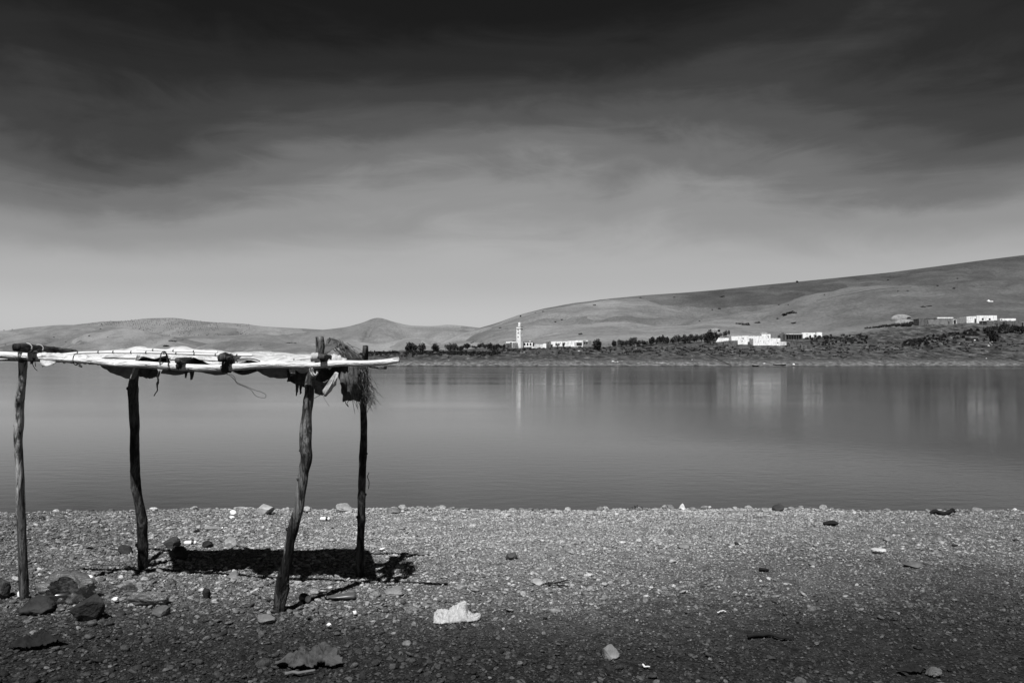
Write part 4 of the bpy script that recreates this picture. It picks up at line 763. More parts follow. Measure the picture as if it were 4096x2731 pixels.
def lump(px0, px1, py0, py1, mt, seed, label, cat, name):
    o = hero(px0, px1, py0, py1, .02, seed, label, 2, name, .5, .12, .5); o.data.materials.clear(); o.data.materials.append(mt); o['category'] = cat; return o
lump(3036, 3081, 2273, 2289, M['char'], 91, 'short black charred log end on pale gravel', 'driftwood', 'driftwood')
lump(3295, 3356, 2087, 2106, M['char'], 92, 'long low black driftwood lump just behind the waterline', 'driftwood', 'driftwood')
dw = empty('driftwood', ground_hit(3772, 2062)); tag(dw, 'black driftwood snag humped at both ends on the waterline', 'driftwood')
dq = WORG[dw.name]; part('trunk', tube(spline(dq + np.array([[-.13, .02, .02], [-.09, 0, .05], [-.03, 0, .025], [.05, 0, .03], [.10, .01, .055]]), 24), .026, 10, .3, 4), M['char'], dw); part('branch', tube(spline(dq + np.array([[.09, 0, .05], [.105, 0, .075], [.14, 0, .04]]), 8), .014, 8, .3, 6), M['char'], dw)
def stems(px, py, n, hgt, spread, seed, label):
    q = ground_hit(px, py); r = empty('dry_plant', q); rs = np.random.default_rng(seed); tag(r, label, 'plant', 'dry plants at the waterline')
    for k in range(n):
        d = np.array([rs.normal(0, spread), rs.normal(0, spread), hgt * rs.uniform(.5, 1)]); c = np.array([q + d * t_ + np.array([0, 0, -.01]) + rs.normal(0, .003, 3) for t_ in np.linspace(0, 1, 7)]); st = part('stem', tube(c, np.linspace(.005, .002, 7), 5), M['twig'], r)
        for j in range(3):
            p0 = c[3 + j]; e = rs.normal(0, .02, 3); e[2] = abs(e[2]); part('leaf', tube([p0, p0 + e * .6, p0 + e], [.002, .005, .001], 4), M['leaf2'], st)
stems(2443, 2034, 4, .09, .02, 1, 'small dry plant with two upright stems at the waterline'); stems(2540, 2038, 7, .07, .07, 2, 'spreading low dry plant at the waterline'); stems(2588, 2034, 2, .15, .03, 3, 'single tall dry stem bending over the water'); stems(2690, 2036, 4, .06, .03, 4, 'tiny dry tuft beside the bright white stone block')
# floating weed near the shore

# ================================================================== THE VILLAGE ON THE FAR BANK
def wall_vf(w_, h, th, openings, z0=0.0):
    """front wall x 0..w_, z z0..h, thickness th to +y, with real rectangular openings (x0, x1, z0, z1)"""
    xs = sorted({0, w_, *[o[0] for o in openings], *[o[1] for o in openings]}); zs = sorted({z0, h, *[o[2] for o in openings], *[o[3] for o in openings]}); out = []
    for i in range(len(xs) - 1):
        col = []
        for j in range(len(zs) - 1):
            cx, cz = (xs[i] + xs[i+1]) / 2, (zs[j] + zs[j+1]) / 2
            if not any(o[0] < cx < o[1] and o[2] < cz < o[3] for o in openings):
                if col and abs(col[-1][1] - zs[j]) < 1e-9: col[-1][1] = zs[j+1]
                else: col.append([zs[j], zs[j+1]])
        out += [box(xs[i], xs[i+1], 0, th, a, b_) for a, b_ in col]
    return cat_vf(*out)
def place_vf(vf, org, rz):
    v = np.asarray(vf[0], float); c, s = math.cos(rz), math.sin(rz); return np.c_[v[:, 0]*c - v[:, 1]*s, v[:, 0]*s + v[:, 1]*c, v[:, 2]] + np.asarray(org), vf[1]
def block(root, px0, px1, ptop, pbase, mt, depth=4.0, rz=0.0, doors=(), windows=(), roof='flat', Yfix=None, parapet=.25, jag=0.0, name='wall', base=None, seed=0):
    """one block of a house: its front fills px0..px1, ptop..pbase; doors and windows in the same picture coordinates"""
    hit = bank_hit((px0 + px1) / 2, pbase if base is None else base); Y = Yfix or hit[1]; k = Y / F; x0 = (px0 - CX) * k; W = (px1 - px0) * k; zt = zray(ptop, Y); zb = zray(pbase, Y)
    org = np.array([x0, Y, zb]); H = zt - zb; ops = []; sink = -2.0
    for (a, b_, t_, l) in list(doors) + list(windows): ops.append(((a - px0) * k, (b_ - px0) * k, max(zray(l, Y) - zb, .02), zray(t_, Y) - zb))
    vf = [wall_vf(W, H, .3, ops, sink), box(0, .3, .302, depth, sink, H), box(W - .3, W, .302, depth, sink, H), box(.302, W - .302, depth - .3, depth, sink, H)]
    if jag:
        rs = np.random.default_rng(seed); n = max(3, int(W / 1.1)); e = np.linspace(0, W, n + 1)
        vf += [box(e[i] + .01, e[i+1] - .01, .02, .29, H + .002, H + rs.uniform(.05, jag)) for i in range(n)]
    wl = part(name, place_vf(cat_vf(*vf), org, rz), mt, root, False)
    if roof: part('roof', place_vf(box(.303, W - .303, .303, depth - .303, H - parapet - .2, H - parapet), org, rz), M['roof'], root, False)
    nd = len(doors)
    for i, o in enumerate(ops):
        if i < nd: part('door', place_vf(box(o[0] + .003, o[1] - .003, .22, .27, max(o[2], 0) + .003, o[3] - .003), org, rz), M['door'], root, False)
        else:
            f = part('window', place_vf(box(o[0] + .003, o[1] - .003, .20, .25, o[2] + .003, o[3] - .003), org, rz), M['dark'], root, False)
            bw = (o[1] - o[0]) * .08; part('window_frame', place_vf(cat_vf(box(o[0], o[0] + bw, .12, .196, o[2], o[3]), box(o[1] - bw, o[1], .12, .196, o[2], o[3]), box((o[0] + o[1] - bw) / 2, (o[0] + o[1] + bw) / 2, .12, .196, o[2], o[3])), org, rz), M['trim'], f, False)
    return org, W, H
def thing(name, px, py, label, cat, group=None): r = empty(name, bank_hit(px, py)); tag(r, label, cat, group); return r

# minaret: square tower turned so that two faces show
mq = bank_hit(2079, 1391); mk = mq[1] / F; mr = empty('minaret', mq); tag(mr, 'tall square white mosque tower with small lantern top', 'minaret')
sd = math.hypot(16, 10) * mk; RZ = R(-31.5); Hm = zray(1307, mq[1]) - mq[2]
def rbox(name, hx, z0, z1, mt, root=mr, dx=0.0, dy=0.0, hy=None): return part(name, place_vf(box(dx - hx, dx + hx, dy - (hy or hx), dy + (hy or hx), z0, z1), mq, RZ), mt, root, False)
h_ = sd / 2; sh_ = rbox('shaft', h_, -2, Hm - 1.15, M['lime']); rbox('cornice', h_ + .06, Hm - 1.15, Hm - .93, M['trim']); rbox('balcony_wall', h_ + .04, Hm - .93, Hm - .12, M['lime']); rbox('cornice', h_ + .06, Hm - .12, Hm + .05, M['trim'])
ln = rbox('lantern', .54, Hm + .05, Hm + 1.75, M['lime']); rbox('lantern_top', .36, Hm + 1.75, Hm + 2.0, M['lime'])
for dx in (-.43, .43):
    for dy in (-.43, .43): rbox('merlon', .11, Hm + 1.751, Hm + 2.1, M['lime'], ln, dx, dy)
part('finial', place_vf(tube([(0, 0, Hm + 1.99), (0, 0, Hm + 2.5)], [.14, .03], 8), mq, 0), M['lime'], mr)
for pz in (1319.5, 1332.5, 1348.5):
    zc = zray(pz, mq[1]) - mq[2]
    wn = rbox('window', .20, zc - .38, zc + .42, M['dark'], mr, -.25, -h_ - .0, .04); rbox('window_head', .30, zc + .05, zc + .25, M['dark'], wn, -.25, -h_ - .003, .04); rbox('window', .04, zc - .3, zc + .3, M['dark'], mr, h_, .05, .14)
# prayer hall with arcade
r = thing('prayer_hall', 2110, 1384, 'low white prayer hall with dark arches beside the mosque tower', 'building')
ARC = []
org, W, H = block(r, 2093, 2131, 1367.5, 1383, M['lime'], 6, Yfix=mq[1] + 3, doors=[(2095.5, 2102, 1374, 1382.6), (2107, 2114, 1374, 1382.6), (2118.5, 2125, 1374, 1382.6)])
for a in (2098.75, 2110.5, 2121.75):
    k = org[1] / F; xc = (a - CX) * k - org[0]; rr = 3.4 * k; th = np.linspace(0, math.pi, 9); z_ = zray(1374, org[1]) - org[2]; pts = [(xc + rr * math.cos(q), z_ + rr * math.sin(q) * .8) for q in th]
    V = [(x, .0 - .01, z) for x, z in pts] + [(x, .2, z) for x, z in pts]; n = len(pts); part('arch_head', place_vf((V, [tuple(range(n)), tuple(range(2*n-1, n-1, -1))] + [(i, i+n, i+n+1, i+1) for i in range(n-1)] + [(n-1, 2*n-1, n, 0)]), org, 0), M['dark'], r, False)
part('cornice', place_vf(box(-.1, W + .1, -.1, -.003, H - .12, H + .05), org, 0), M['trim'], r, False)
part('loudspeaker', place_vf(rock_vf(5, 2, (.32, .32, .32), 0, .05), org + np.array([(2120 - 2093) * mk, 1.2, H + .25]), 0), M['lime'], r); part('mount', place_vf(box(0, .9, 1.1, 1.25, H - .3, H + .18), org + np.array([(2112 - 2093) * mk, 0, 0]), 0), M['trim'], r, False)
r = thing('prayer_hall', 2045, 1378, 'plain white flat hall behind the stone ruin left of the mosque tower', 'building'); block(r, 2024, 2064, 1366, 1380, M['lime'], 6, Yfix=mq[1] + 6)
r = thing('ruin', 2050, 1391, 'tumbled grey stone ruin at the foot of the mosque tower', 'ruin'); block(r, 2022, 2048, 1374, 1390, M['rubble'], 3, Yfix=mq[1] - 3, roof=None, jag=.8, seed=3, doors=[(2030, 2035, 1380, 1390)]); block(r, 2050, 2072, 1373.5, 1390, M['mud'], 3.5, Yfix=mq[1] - 3.5, roof=None, jag=.5, seed=5)
r = thing('ruin', 2160, 1391, 'broken low pale wall standing between tower and white houses', 'ruin'); block(r, 2137, 2172, 1379, 1392, M['lime_old'], 2.5, roof=None, jag=.7, seed=6); block(r, 2172, 2185, 1376.5, 1392, M['lime'], 2.5, roof=None, jag=.4, seed=7, Yfix=bank_hit(2160, 1392)[1] - .2); block(r, 2126, 2137, 1387, 1393, M['lime_old'], 1.5, roof=None, jag=.3, seed=8)
r = thing('farmhouse', 2240, 1386, 'long low white farmhouse with worn walls between the bushes', 'house'); YY_ = bank_hit(2250, 1385)[1]
block(r, 2187, 2211, 1366, 1379, M['mud'], 4, Yfix=YY_ + 2, windows=[(2192, 2195, 1370, 1374)]); block(r, 2205, 2273, 1365, 1383, M['lime'], 5, Yfix=YY_, doors=[(2222, 2226, 1372, 1383)], windows=[(2240, 2243, 1370, 1374), (2258, 2261, 1370, 1374)])
r = thing('farmhouse', 2320, 1386, 'taller white farmhouse with open dark shed front and rubble end', 'house'); YY_ = bank_hit(2320, 1386)[1]
block(r, 2273, 2305, 1363, 1384, M['lime'], 5, Yfix=YY_); block(r, 2305, 2352, 1361, 1369, M['lime'], 5, Yfix=YY_ + .6, roof='flat'); block(r, 2298, 2332, 1367.5, 1383, M['lime_old'], 1.2, Yfix=YY_ - 1.2, roof='flat', parapet=.05, doors=[(2306, 2328, 1370, 1383)]); block(r, 2332, 2366, 1366, 1384, M['mud'], 4, Yfix=YY_ - .8, jag=.6, seed=9, windows=[(2335, 2342, 1368.5, 1376), (2344, 2350, 1368.5, 1376)])
r = thing('byre', 2195, 1390, 'small stone byre with lean-to roof and dark doorway', 'shed'); block(r, 2184, 2203, 1378, 1391, M['rubble'], 3, jag=.3, seed=11); block(r, 2203, 2211, 1377, 1390, M['rubble'], 3, Yfix=bank_hit(2200, 1391)[1] + .4, doors=[(2204, 2210, 1379, 1390)])
for px, a, b_ in [(2408, 1377, 1388), (2440, 1376, 1386), (2535, 1375, 1385)]:
    r = thing('hut', px, b_, {2408: 'low grey rubble hut left of the bushes', 2440: 'low grey rubble hut with a flat earth roof between bushes', 2535: 'tiny pale block hut among the dark trees'}[px], 'hut'); w_ = {2408: 22, 2440: 18, 2535: 10}[px]; block(r, px - w_, px + w_, a, b_, M['mud'] if px != 2535 else M['lime_old'], 3, jag=.3, seed=px)
# white hamlet
r = thing('garden_wall', 2890, 1366, 'long white garden wall beside the big dark tree', 'wall'); block(r, 2856, 2928, 1353, 1366, M['lime'], .7, roof=None, jag=.25, seed=21)
r = thing('farmhouse', 3000, 1366, 'long white farmhouse with one dark door behind the walled yard', 'house'); YY_ = bank_hit(3000, 1366)[1]; block(r, 2926, 3072, 1345, 1366, M['lime'], 5, Yfix=YY_, doors=[(2998, 3003.5, 1353, 1366)], windows=[(2971, 2975, 1351, 1357)], jag=.3, seed=22)
r = thing('garden_wall', 2972, 1377, 'low white wall with a dark round hole before the farmhouse', 'wall'); block(r, 2952, 2991, 1359.5, 1377, M['lime'], .8, roof=None, windows=[(2967, 2971, 1362, 1366)], jag=.2, seed=23)
r = thing('ruin', 2925, 1378, 'dark rubble heap wall with scrub by the white hamlet', 'ruin'); block(r, 2895, 2950, 1366, 1378, M['rubble'], 2, roof=None, jag=.9, seed=24); block(r, 2912, 2944, 1377, 1386, M['rubble'], 2, roof=None, jag=.3, seed=25)
r = thing('farmhouse', 3068, 1381, 'big white walled house with streaked front on the bank', 'house'); YY_ = bank_hit(3068, 1381)[1]
org, W, H = block(r, 3014, 3122, 1354, 1381, M['lime'], 6, Yfix=YY_, windows=[(3109, 3114, 1369.5, 1373.5)], jag=.35, seed=26); block(r, 3122, 3146, 1367, 1381, M['lime_old'], 4, Yfix=YY_ + .6, roof=None, jag=.2, seed=27)
for a, t_, l in [(3042, 1362, 1366), (3054, 1363, 1372), (3068, 1361, 1364), (3073, 1361, 1364.5)]: part('stain_streak', place_vf(box(0, 1.3 * YY_ / F, -.012, -.003, zray(l, YY_) - org[2], zray(t_, YY_) - org[2]), org + np.array([(a - 3014) * YY_ / F, 0, 0]), 0), M['mud'], r, False)
r = thing('farmhouse', 3085, 1353, 'white house with dark door and grey front above the hamlet', 'house'); YY_ = bank_hit(3085, 1354)[1]; block(r, 3047, 3083, 1336, 1354, M['lime'], 5, Yfix=YY_, doors=[(3070, 3075, 1343, 1354)]); block(r, 3083.5, 3120, 1335, 1353, M['mud'], 5, Yfix=YY_ + .3); part('chimney', place_vf(box(0, 1.1, 2, 3, 0, .5), P(3133, 1334, YY_), 0), M['trim'], r, False)
r = thing('ruin', 3132, 1356, 'collapsed rubble bay between grey house and open shed', 'ruin'); block(r, 3120, 3144, 1340, 1357, M['rubble'], 3, roof=None, jag=1.0, seed=28)
r = thing('open_shed', 3175, 1357, 'long dark open fronted shed with thin posts and white roof edge', 'shed'); YY_ = bank_hit(3175, 1357)[1]; k = YY_ / F; og = P(3143, 1357, YY_); Ws = 66 * k; Hs = zray(1335, YY_) - og[2]
part('roof', place_vf(box(0, Ws, -.4, 4, Hs - .35, Hs), og, 0), M['lime_old'], r, False); part('back_wall', place_vf(box(0, Ws, 3.6, 3.9, -2, Hs - .36), og, 0), M['rubble'], r, False); part('side_wall', place_vf(box(-.3, -.01, 0, 3.9, -2, Hs - .1), og, 0), M['mud'], r, False); part('side_wall', place_vf(box(Ws + .01, Ws + .3, 0, 3.9, -2, Hs - .1), og, 0), M['mud'], r, False)
for i in range(7): part('shed_post', place_vf(box(.2 + i * Ws / 6.6, .34 + i * Ws / 6.6, -.1, .06, -2, Hs - .36), og, 0), M['mud'], r, False)
r = thing('farmhouse', 3235, 1350, 'white house block at the end of the open shed', 'house'); block(r, 3208, 3262, 1331, 1350, M['lime'], 5, windows=[(3228, 3230.5, 1335, 1338), (3236, 3240, 1346, 1349)], jag=.2, seed=29)
r = thing('farmhouse', 3277, 1347, 'small white end house separated by a dark gap', 'house'); block(r, 3265.5, 3289, 1329.5, 1348, M['lime'], 5, Yfix=bank_hit(3235, 1350)[1] + .5, jag=.2, seed=30)
r = thing('ruin', 3195, 1389, 'tumbled rubble and timber heap below the hamlet', 'ruin'); block(r, 3161, 3212, 1376, 1386, M['rubble'], 2, roof=None, jag=.5, seed=31); block(r, 3205, 3228, 1380, 1391, M['rubble'], 2, roof=None, jag=.5, seed=32)
# upper farm on the right
r = thing('farmhouse', 3693, 1303, 'grey rubble block at the end of the long low farm', 'house'); Yd = bank_hit(3800, 1297)[1]; block(r, 3677, 3708, 1274, 1304, M['rubble'], 6, Yfix=Yd - 1, jag=.3, seed=41)
r = thing('farmhouse', 3765, 1297, 'long low grey farm building with white roof edge and dark doorway', 'house'); org, W, H = block(r, 3709, 3813, 1274, 1298, M['mud'], 6, Yfix=Yd, windows=[(3711, 3714, 1279, 1297)]); block(r, 3813.3, 3829, 1277, 1298, M['lime_old'], 5, Yfix=Yd + .2, doors=[(3816, 3826, 1279, 1297.5)])
part('roof_edge', place_vf(box((3751 - 3709) * Yd / F, W + .2, -.15, 1.2, H + .002, H + .75), org, 0), M['lime'], r, False); part('roof_edge', place_vf(box(0, (3750 - 3709) * Yd / F, -.2, .9, H + .002, H + .3), org, 0), M['rubble'], r, False)
for i in range(4): part('drain_spout', place_vf(box(1.2 + i * 3.0, 1.35 + i * 3.0, -.55, -.01, H - .35, H - .22), org, 0), M['trim'], r, False)
r = thing('garden_wall', 3848, 1295, 'plain grey yard wall joining the farm and the white house', 'wall'); block(r, 3829.5, 3868, 1274, 1296, M['mud'], .6, Yfix=Yd + .6, roof=None, jag=.3, seed=42)
r = thing('white_house', 3940, 1294, 'bright white two block house with square windows on the slope', 'house'); block(r, 3868.5, 3908.7, 1266, 1293, M['lime'], 7, Yfix=Yd + 1, doors=[(3899.5, 3907.5, 1274.5, 1291.5)], windows=[(3881, 3887, 1272, 1273.8)]); org, W, H = block(r, 3909, 3990, 1261.5, 1295, M['lime'], 8, Yfix=Yd + .4, windows=[(3929, 3937, 1272.5, 1281), (3957, 3965, 1272.5, 1281)])
part('roof_rail', place_vf(cat_vf(box(3.8, 7.2, 2, 2.08, H + .45, H + .53), *[box(3.8 + i * 1.1, 3.88 + i * 1.1, 2, 2.08, H - .3, H + .448) for i in range(4)]), org, 0), M['trim'], r, False)
r = thing('stone_pen', 3962, 1302, 'dark dry-stone pen in front of the bright white house', 'wall'); block(r, 3931, 3950, 1283, 1302, M['rubble'], 3, Yfix=Yd - 6, roof=None, doors=[(3933, 3948, 1285, 1302)]); block(r, 3950.3, 3997, 1283, 1302, M['rubble'], 3, Yfix=Yd - 6.2, roof=None, jag=.4, seed=43)
r = thing('farmhouse', 4034, 1290, 'low white house behind the stone byre', 'house'); block(r, 4002, 4066, 1273.5, 1292, M['lime'], 5, Yfix=Yd + 4, windows=[(4006, 4011, 1276, 1281)])
r = thing('byre', 4040, 1306, 'grey stone byre with black doorway below the low white house', 'shed'); block(r, 3997, 4086, 1283.5, 1307, M['rubble'], 5, Yfix=Yd - 3, doors=[(4012, 4022, 1288, 1306)], jag=.3, seed=44); block(r, 4086.5, 4140, 1286, 1307, M['mud'], 5, Yfix=Yd - 2.5, windows=[(4088, 4096, 1290, 1302)])
r = thing('shrine', 3966, 1207, 'tiny white shrine with pointed top high on the hillside', 'shrine'); q = WORG[r.name]; k = q[1] / F; part('wall', place_vf(box(-10 * k, 10 * k, 0, 3, -2, 3.5 * k), q, 0), M['lime'], r, False)
V = [(-9 * k, 0, 3.5 * k), (-1 * k, 0, 3.5 * k), (-1 * k, 2.5, 3.5 * k), (-9 * k, 2.5, 3.5 * k), (-5 * k, 1.2, 9 * k)]; part('dome', place_vf((np.array(V) + [0, .01, .002], [(0, 3, 2, 1), (0, 1, 4), (1, 2, 4), (2, 3, 4), (3, 0, 4)]), q, 0), M['lime'], r, False)
def rick(px0, px1, pt, pb, label, seed, hole=True):
    q = bank_hit((px0 + px1) / 2, pb); k = q[1] / F; r = empty('straw_rick', q); tag(r, label, 'straw rick'); v, f = rock_vf(seed, 4, (1, 1, 1), 0, .15, .04); v = np.c_[v[:, 0] * (px1 - px0) / 2 * k, v[:, 1] * 2.5, np.maximum(v[:, 2], -.3) * (pb - pt) * k]; part('stack', (v + q, f), M['hay'], r)
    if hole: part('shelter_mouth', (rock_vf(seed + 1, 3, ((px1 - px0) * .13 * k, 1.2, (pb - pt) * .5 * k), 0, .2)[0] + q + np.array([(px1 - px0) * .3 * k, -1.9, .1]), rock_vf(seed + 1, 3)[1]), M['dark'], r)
rick(2839, 2881, 1312, 1324, 'pale mound of straw on the slope above the big dark tree', 71); rick(3036, 3077, 1328, 1341, 'low dark-mouthed straw mound behind the hamlet roofs', 73); rick(3578, 3656, 1277, 1294, 'large rounded straw dome above the hedge', 75); rick(3566, 3648, 1258, 1278, 'long straw ridge with dark cracks behind the dome', 77)

# ---- person standing by the farm
pq = bank_hit(3795, 1297); pq = np.array([P(3795, 1297, Yd - 2)[0], Yd - 2, zray(1297, Yd - 2)]); pr = empty('person', pq); tag(pr, 'person in dark clothes standing by the grey farm wall', 'person')
jt = {'pel': (0, 0, .95), 'chest': (0, 0, 1.35), 'neck': (0, 0, 1.5), 'head': (0, -.02, 1.62), 'crown': (0, 0, 1.74), 'ls': (-.19, 0, 1.42), 'le': (-.27, 0, 1.13), 'lh': (-.25, -.1, .88), 'rs': (.19, 0, 1.42), 're': (.27, 0, 1.13), 'rh': (.25, -.12, .9), 'lk': (-.11, -.02, .5), 'lf': (-.12, 0, .06), 'lt': (-.12, -.16, .03), 'rk': (.11, -.04, .5), 'rf': (.13, .02, .06), 'rt': (.14, -.14, .03)}
ed = [('pel', 'chest'), ('chest', 'neck'), ('neck', 'head'), ('head', 'crown'), ('chest', 'ls'), ('ls', 'le'), ('le', 'lh'), ('chest', 'rs'), ('rs', 're'), ('re', 'rh'), ('pel', 'lk'), ('lk', 'lf'), ('lf', 'lt'), ('pel', 'rk'), ('rk', 'rf'), ('rf', 'rt')]
rad = {'pel': .16, 'chest': .17, 'neck': .06, 'head': .10, 'crown': .08, 'ls': .08, 'le': .055, 'lh': .045, 'rs': .08, 're': .055, 'rh': .045, 'lk': .09, 'lf': .06, 'lt': .045, 'rk': .09, 'rf': .06, 'rt': .045}
nm = list(jt); me = bpy.data.meshes.new('body'); me.from_pydata([jt[k] for k in nm], [(nm.index(a), nm.index(b_)) for a, b_ in ed], []); po = link('body', me, M['cloth_dark'], pr)
sk = po.modifiers.new('skin', 'SKIN'); me.skin_vertices[0].data[0].use_root = True
for i, k in enumerate(nm): me.skin_vertices[0].data[i].radius = (rad[k], rad[k])
po.modifiers.new('smooth', 'SUBSURF').levels = 1

# ---- boats, drag lines and scraps along the far shore
def boat(px0, px1, py, label, seed):
    q = bank_hit((px0 + px1) / 2, py); k = q[1] / F; L = (px1 - px0) * k; r = empty('rowing_boat', q); tag(r, label, 'boat', 'boats drawn up on the far shore'); n = 14; V = []
    for i in range(n):
        f = i / (n - 1) * 2 - 1; w_ = .75 * (1 - abs(f) ** 2.6) + .03; sheer = .48 + .3 * f * f
        for a in np.linspace(-1, 1, 9): V.append((f * L / 2, a * w_, sheer * (a * a) ** .8 * .95 + .02))
    fc = [tuple(f) for f in grid_faces(n, 9)]; h = part('hull', (np.array(V) + q, fc), M['boat'], r); s = h.modifiers.new('thickness', 'SOLIDIFY'); s.thickness = .06
    for side in (0, 8): part('gunwale', tube(np.array([V[i * 9 + side] for i in range(n)]) + q, .05, 5), M['boat_rim'], r)
    for f in (-.4, .1, .5): part('thwart', box(q[0] + f * L / 2 - .12, q[0] + f * L / 2 + .12, q[1] - .55, q[1] + .55, q[2] + .3, q[2] + .35), M['boat'], r, False)
boat(3092, 3144, 1461, 'dark rowing boat with pale rim drawn up on the far shore', 1); boat(3008, 3034, 1465, 'small black rowing boat at the water below the big white house', 2)
def pipe(pts, label, r=.13):
    q = np.array([bank_hit(*p) for p in pts]); c = spline(q, 60); c[:, 2] = [bank_z(a, b_) + .15 for a, b_ in c[:, :2]]; o = single('water_pipe', tube(c, r, 6), M['char'], c[0]); tag(o, label, 'pipe')
pipe([(2745, 1395), (2790, 1405), (2830, 1420), (2870, 1438), (2908, 1455), (2925, 1464)], 'black pipe running down the far bank to the water', .11); pipe([(3836, 1390), (3842, 1398), (3870, 1410), (3940, 1420), (4020, 1430), (4060, 1440), (4110, 1449)], 'thin black hose snaking down the bank below the upper farm', .10)
for i, (px, py) in enumerate([(2768, 1440), (2470, 1448), (2452, 1447), (2460, 1450), (3057, 1455), (3175, 1459), (1795, 1442), (3945, 1435), (2316, 1405), (2545, 1395), (3900, 1362), (3965, 1380), (3960, 1372), (3968, 1368), (3955, 1385), (3838, 1375)]):
    q = bank_hit(px, py); o = link('white_rock', stone_mesh(5 + i % 5), None, None, tuple(q + np.array([0, 0, .15]))); o.scale = (.3 + .2 * (i % 3),) * 3; o.rotation_euler = (0, 0, i); o['tone'] = .6; tag(o, 'pale rock lying on the far bank', 'rock', 'pale rocks on the far bank')

# ================================================================== TREES AND SHRUBS
def leaf_cloud(seed, n, lobes, leaf, rx=1.0):
    rs = np.random.default_rng(seed); V, Fc = [], []; L = [(np.array([rs.normal(0, .42), rs.normal(0, .42), rs.uniform(.3, .85)]), rs.uniform(.28, .5)) for _ in range(lobes)]
    for k in range(n):
        c, r = L[rs.integers(lobes)]; d = rs.normal(size=3); d /= np.linalg.norm(d); p = c + d * r * rs.uniform(.45, 1.08); p[2] = max(p[2], .06); a = rs.normal(size=3); a /= np.linalg.norm(a); b_ = np.cross(a, rs.normal(size=3)); b_ /= np.linalg.norm(b_); s = leaf * rs.uniform(.6, 1.4); i = len(V)
        V += [p - a * s, p + b_ * s * .55, p + a * s, p - b_ * s * .55]; Fc.append((i, i + 1, i + 2, i + 3))
    return np.array(V), Fc
def tree_proto(seed, mt, trunk_h):
    r = empty('tree', (0, 0, 0)); v, f = leaf_cloud(seed, 800, 8, .12); v[:, 2] = v[:, 2] * (1 - trunk_h) + trunk_h * .8; part('crown', (v, f), mt, r, False); rs = np.random.default_rng(seed)
    limbs = [tube([(0, 0, -.08), (.01, 0, trunk_h * .6), (.02, .01, .5)], [.05, .04, .015], 6)] + [tube([(0, 0, trunk_h * .5), tuple(np.array([math.cos(a) * .2, math.sin(a) * .2, .45])), tuple(np.array([math.cos(a) * .38, math.sin(a) * .38, .72]))], [.03, .02, .006], 5) for a in rs.uniform(0, 6.28, 4)]
    part('trunk', cat_vf(*limbs), M['bark'], r); return r
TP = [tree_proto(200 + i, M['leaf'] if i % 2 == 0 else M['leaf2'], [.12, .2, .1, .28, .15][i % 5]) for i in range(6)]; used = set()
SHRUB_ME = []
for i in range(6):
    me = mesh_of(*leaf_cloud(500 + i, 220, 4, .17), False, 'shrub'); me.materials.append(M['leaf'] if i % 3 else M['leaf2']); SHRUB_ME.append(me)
def tree(px0, px1, pt, pb, label, group, i=None):
    q = bank_hit((px0 + px1) / 2, pb); k = q[1] / F; i = random.randrange(6) if i is None else i
    if i not in used: o = TP[i]; used.add(i)
    else: o = copy_tree(TP[i])
    w_ = (px1 - px0) * k / 1.7 * random.uniform(.85, 1.2); h = (pb - pt) * k / 1.15 * random.uniform(.85, 1.18); o.location = tuple(q); o.scale = (w_, w_, h); o.rotation_euler = (0, 0, random.uniform(0, 6.28)); tag(o, label, 'tree', group); return o
def shrub(px, py, wpx, hpx, label, group, hit=None):
    q = bank_hit(px, py) if hit is None else hit; k = q[1] / F; o = link('shrub', random.choice(SHRUB_ME), None, None, tuple(q - np.array([0, 0, .1 * hpx * k]))); w_ = wpx * k / 1.6; o.scale = (w_, w_, hpx * k / 1.2); o.rotation_euler = (0, 0, random.uniform(0, 6.28)); tag(o, label, 'shrub', group); return o
GA = 'bushy trees on the spit left of the mosque'; LA = 'dark bushy tree on the spit left of the mosque tower'
for a in [(1622, 1650, 1380, 1408), (1644, 1680, 1371, 1409), (1672, 1704, 1373, 1408), (1722, 1764, 1373, 1405), (1787, 1815, 1378, 1404), (1805, 1832, 1370, 1408), (1826, 1849, 1378, 1406), (1852, 1888, 1377, 1396), (1893, 1912, 1379, 1396), (1910, 1932, 1374, 1395), (1930, 1950, 1378, 1394), (1951, 1972, 1377, 1400), (1970, 1993, 1374, 1400), (1993, 2010, 1378, 1394), (2008, 2024, 1376, 1394)]: tree(*a, LA, GA)
tree(2116, 2148, 1371, 1384, 'dark round tree in front of the arcade end', None); tree(2195, 2203, 1365, 1377, 'small dark tree against the grey house end', None); tree(2214, 2242, 1366, 1385, 'dark spreading tree before the long white farmhouse', None); tree(2246, 2260, 1369, 1386, 'thin dark bush before the worn white wall', None)
tree(2366, 2412, 1360, 1399, 'large round dark tree standing right of the farmhouses', None, 0)
GB = 'trees of the dark grove between the two farms'; LB = 'dark tree in the grove between the mosque houses and the white hamlet'
for a in [(2443, 2470, 1358, 1387), (2470, 2500, 1357, 1388), (2498, 2516, 1354, 1386), (2508, 2538, 1353, 1386), (2535, 2562, 1355, 1384), (2555, 2590, 1357, 1384), (2594, 2618, 1348, 1381), (2614, 2638, 1344, 1378), (2636, 2664, 1343, 1377), (2660, 2682, 1346, 1376), (2678, 2702, 1344, 1376), (2700, 2730, 1341, 1374), (2726, 2752, 1340, 1374), (2742, 2770, 1338, 1374), (2764, 2794, 1341, 1368), (2790, 2822, 1326, 1368)]: tree(*a, LB, GB)
tree(2820, 2864, 1319, 1380, 'tallest dark tree at the corner of the white garden wall', None, 2); tree(2872, 2884, 1332, 1354, 'small thin tree behind the white garden wall', None, 3); tree(2893, 2917, 1319, 1350, 'lone feathery tree behind the garden wall', None, 3)
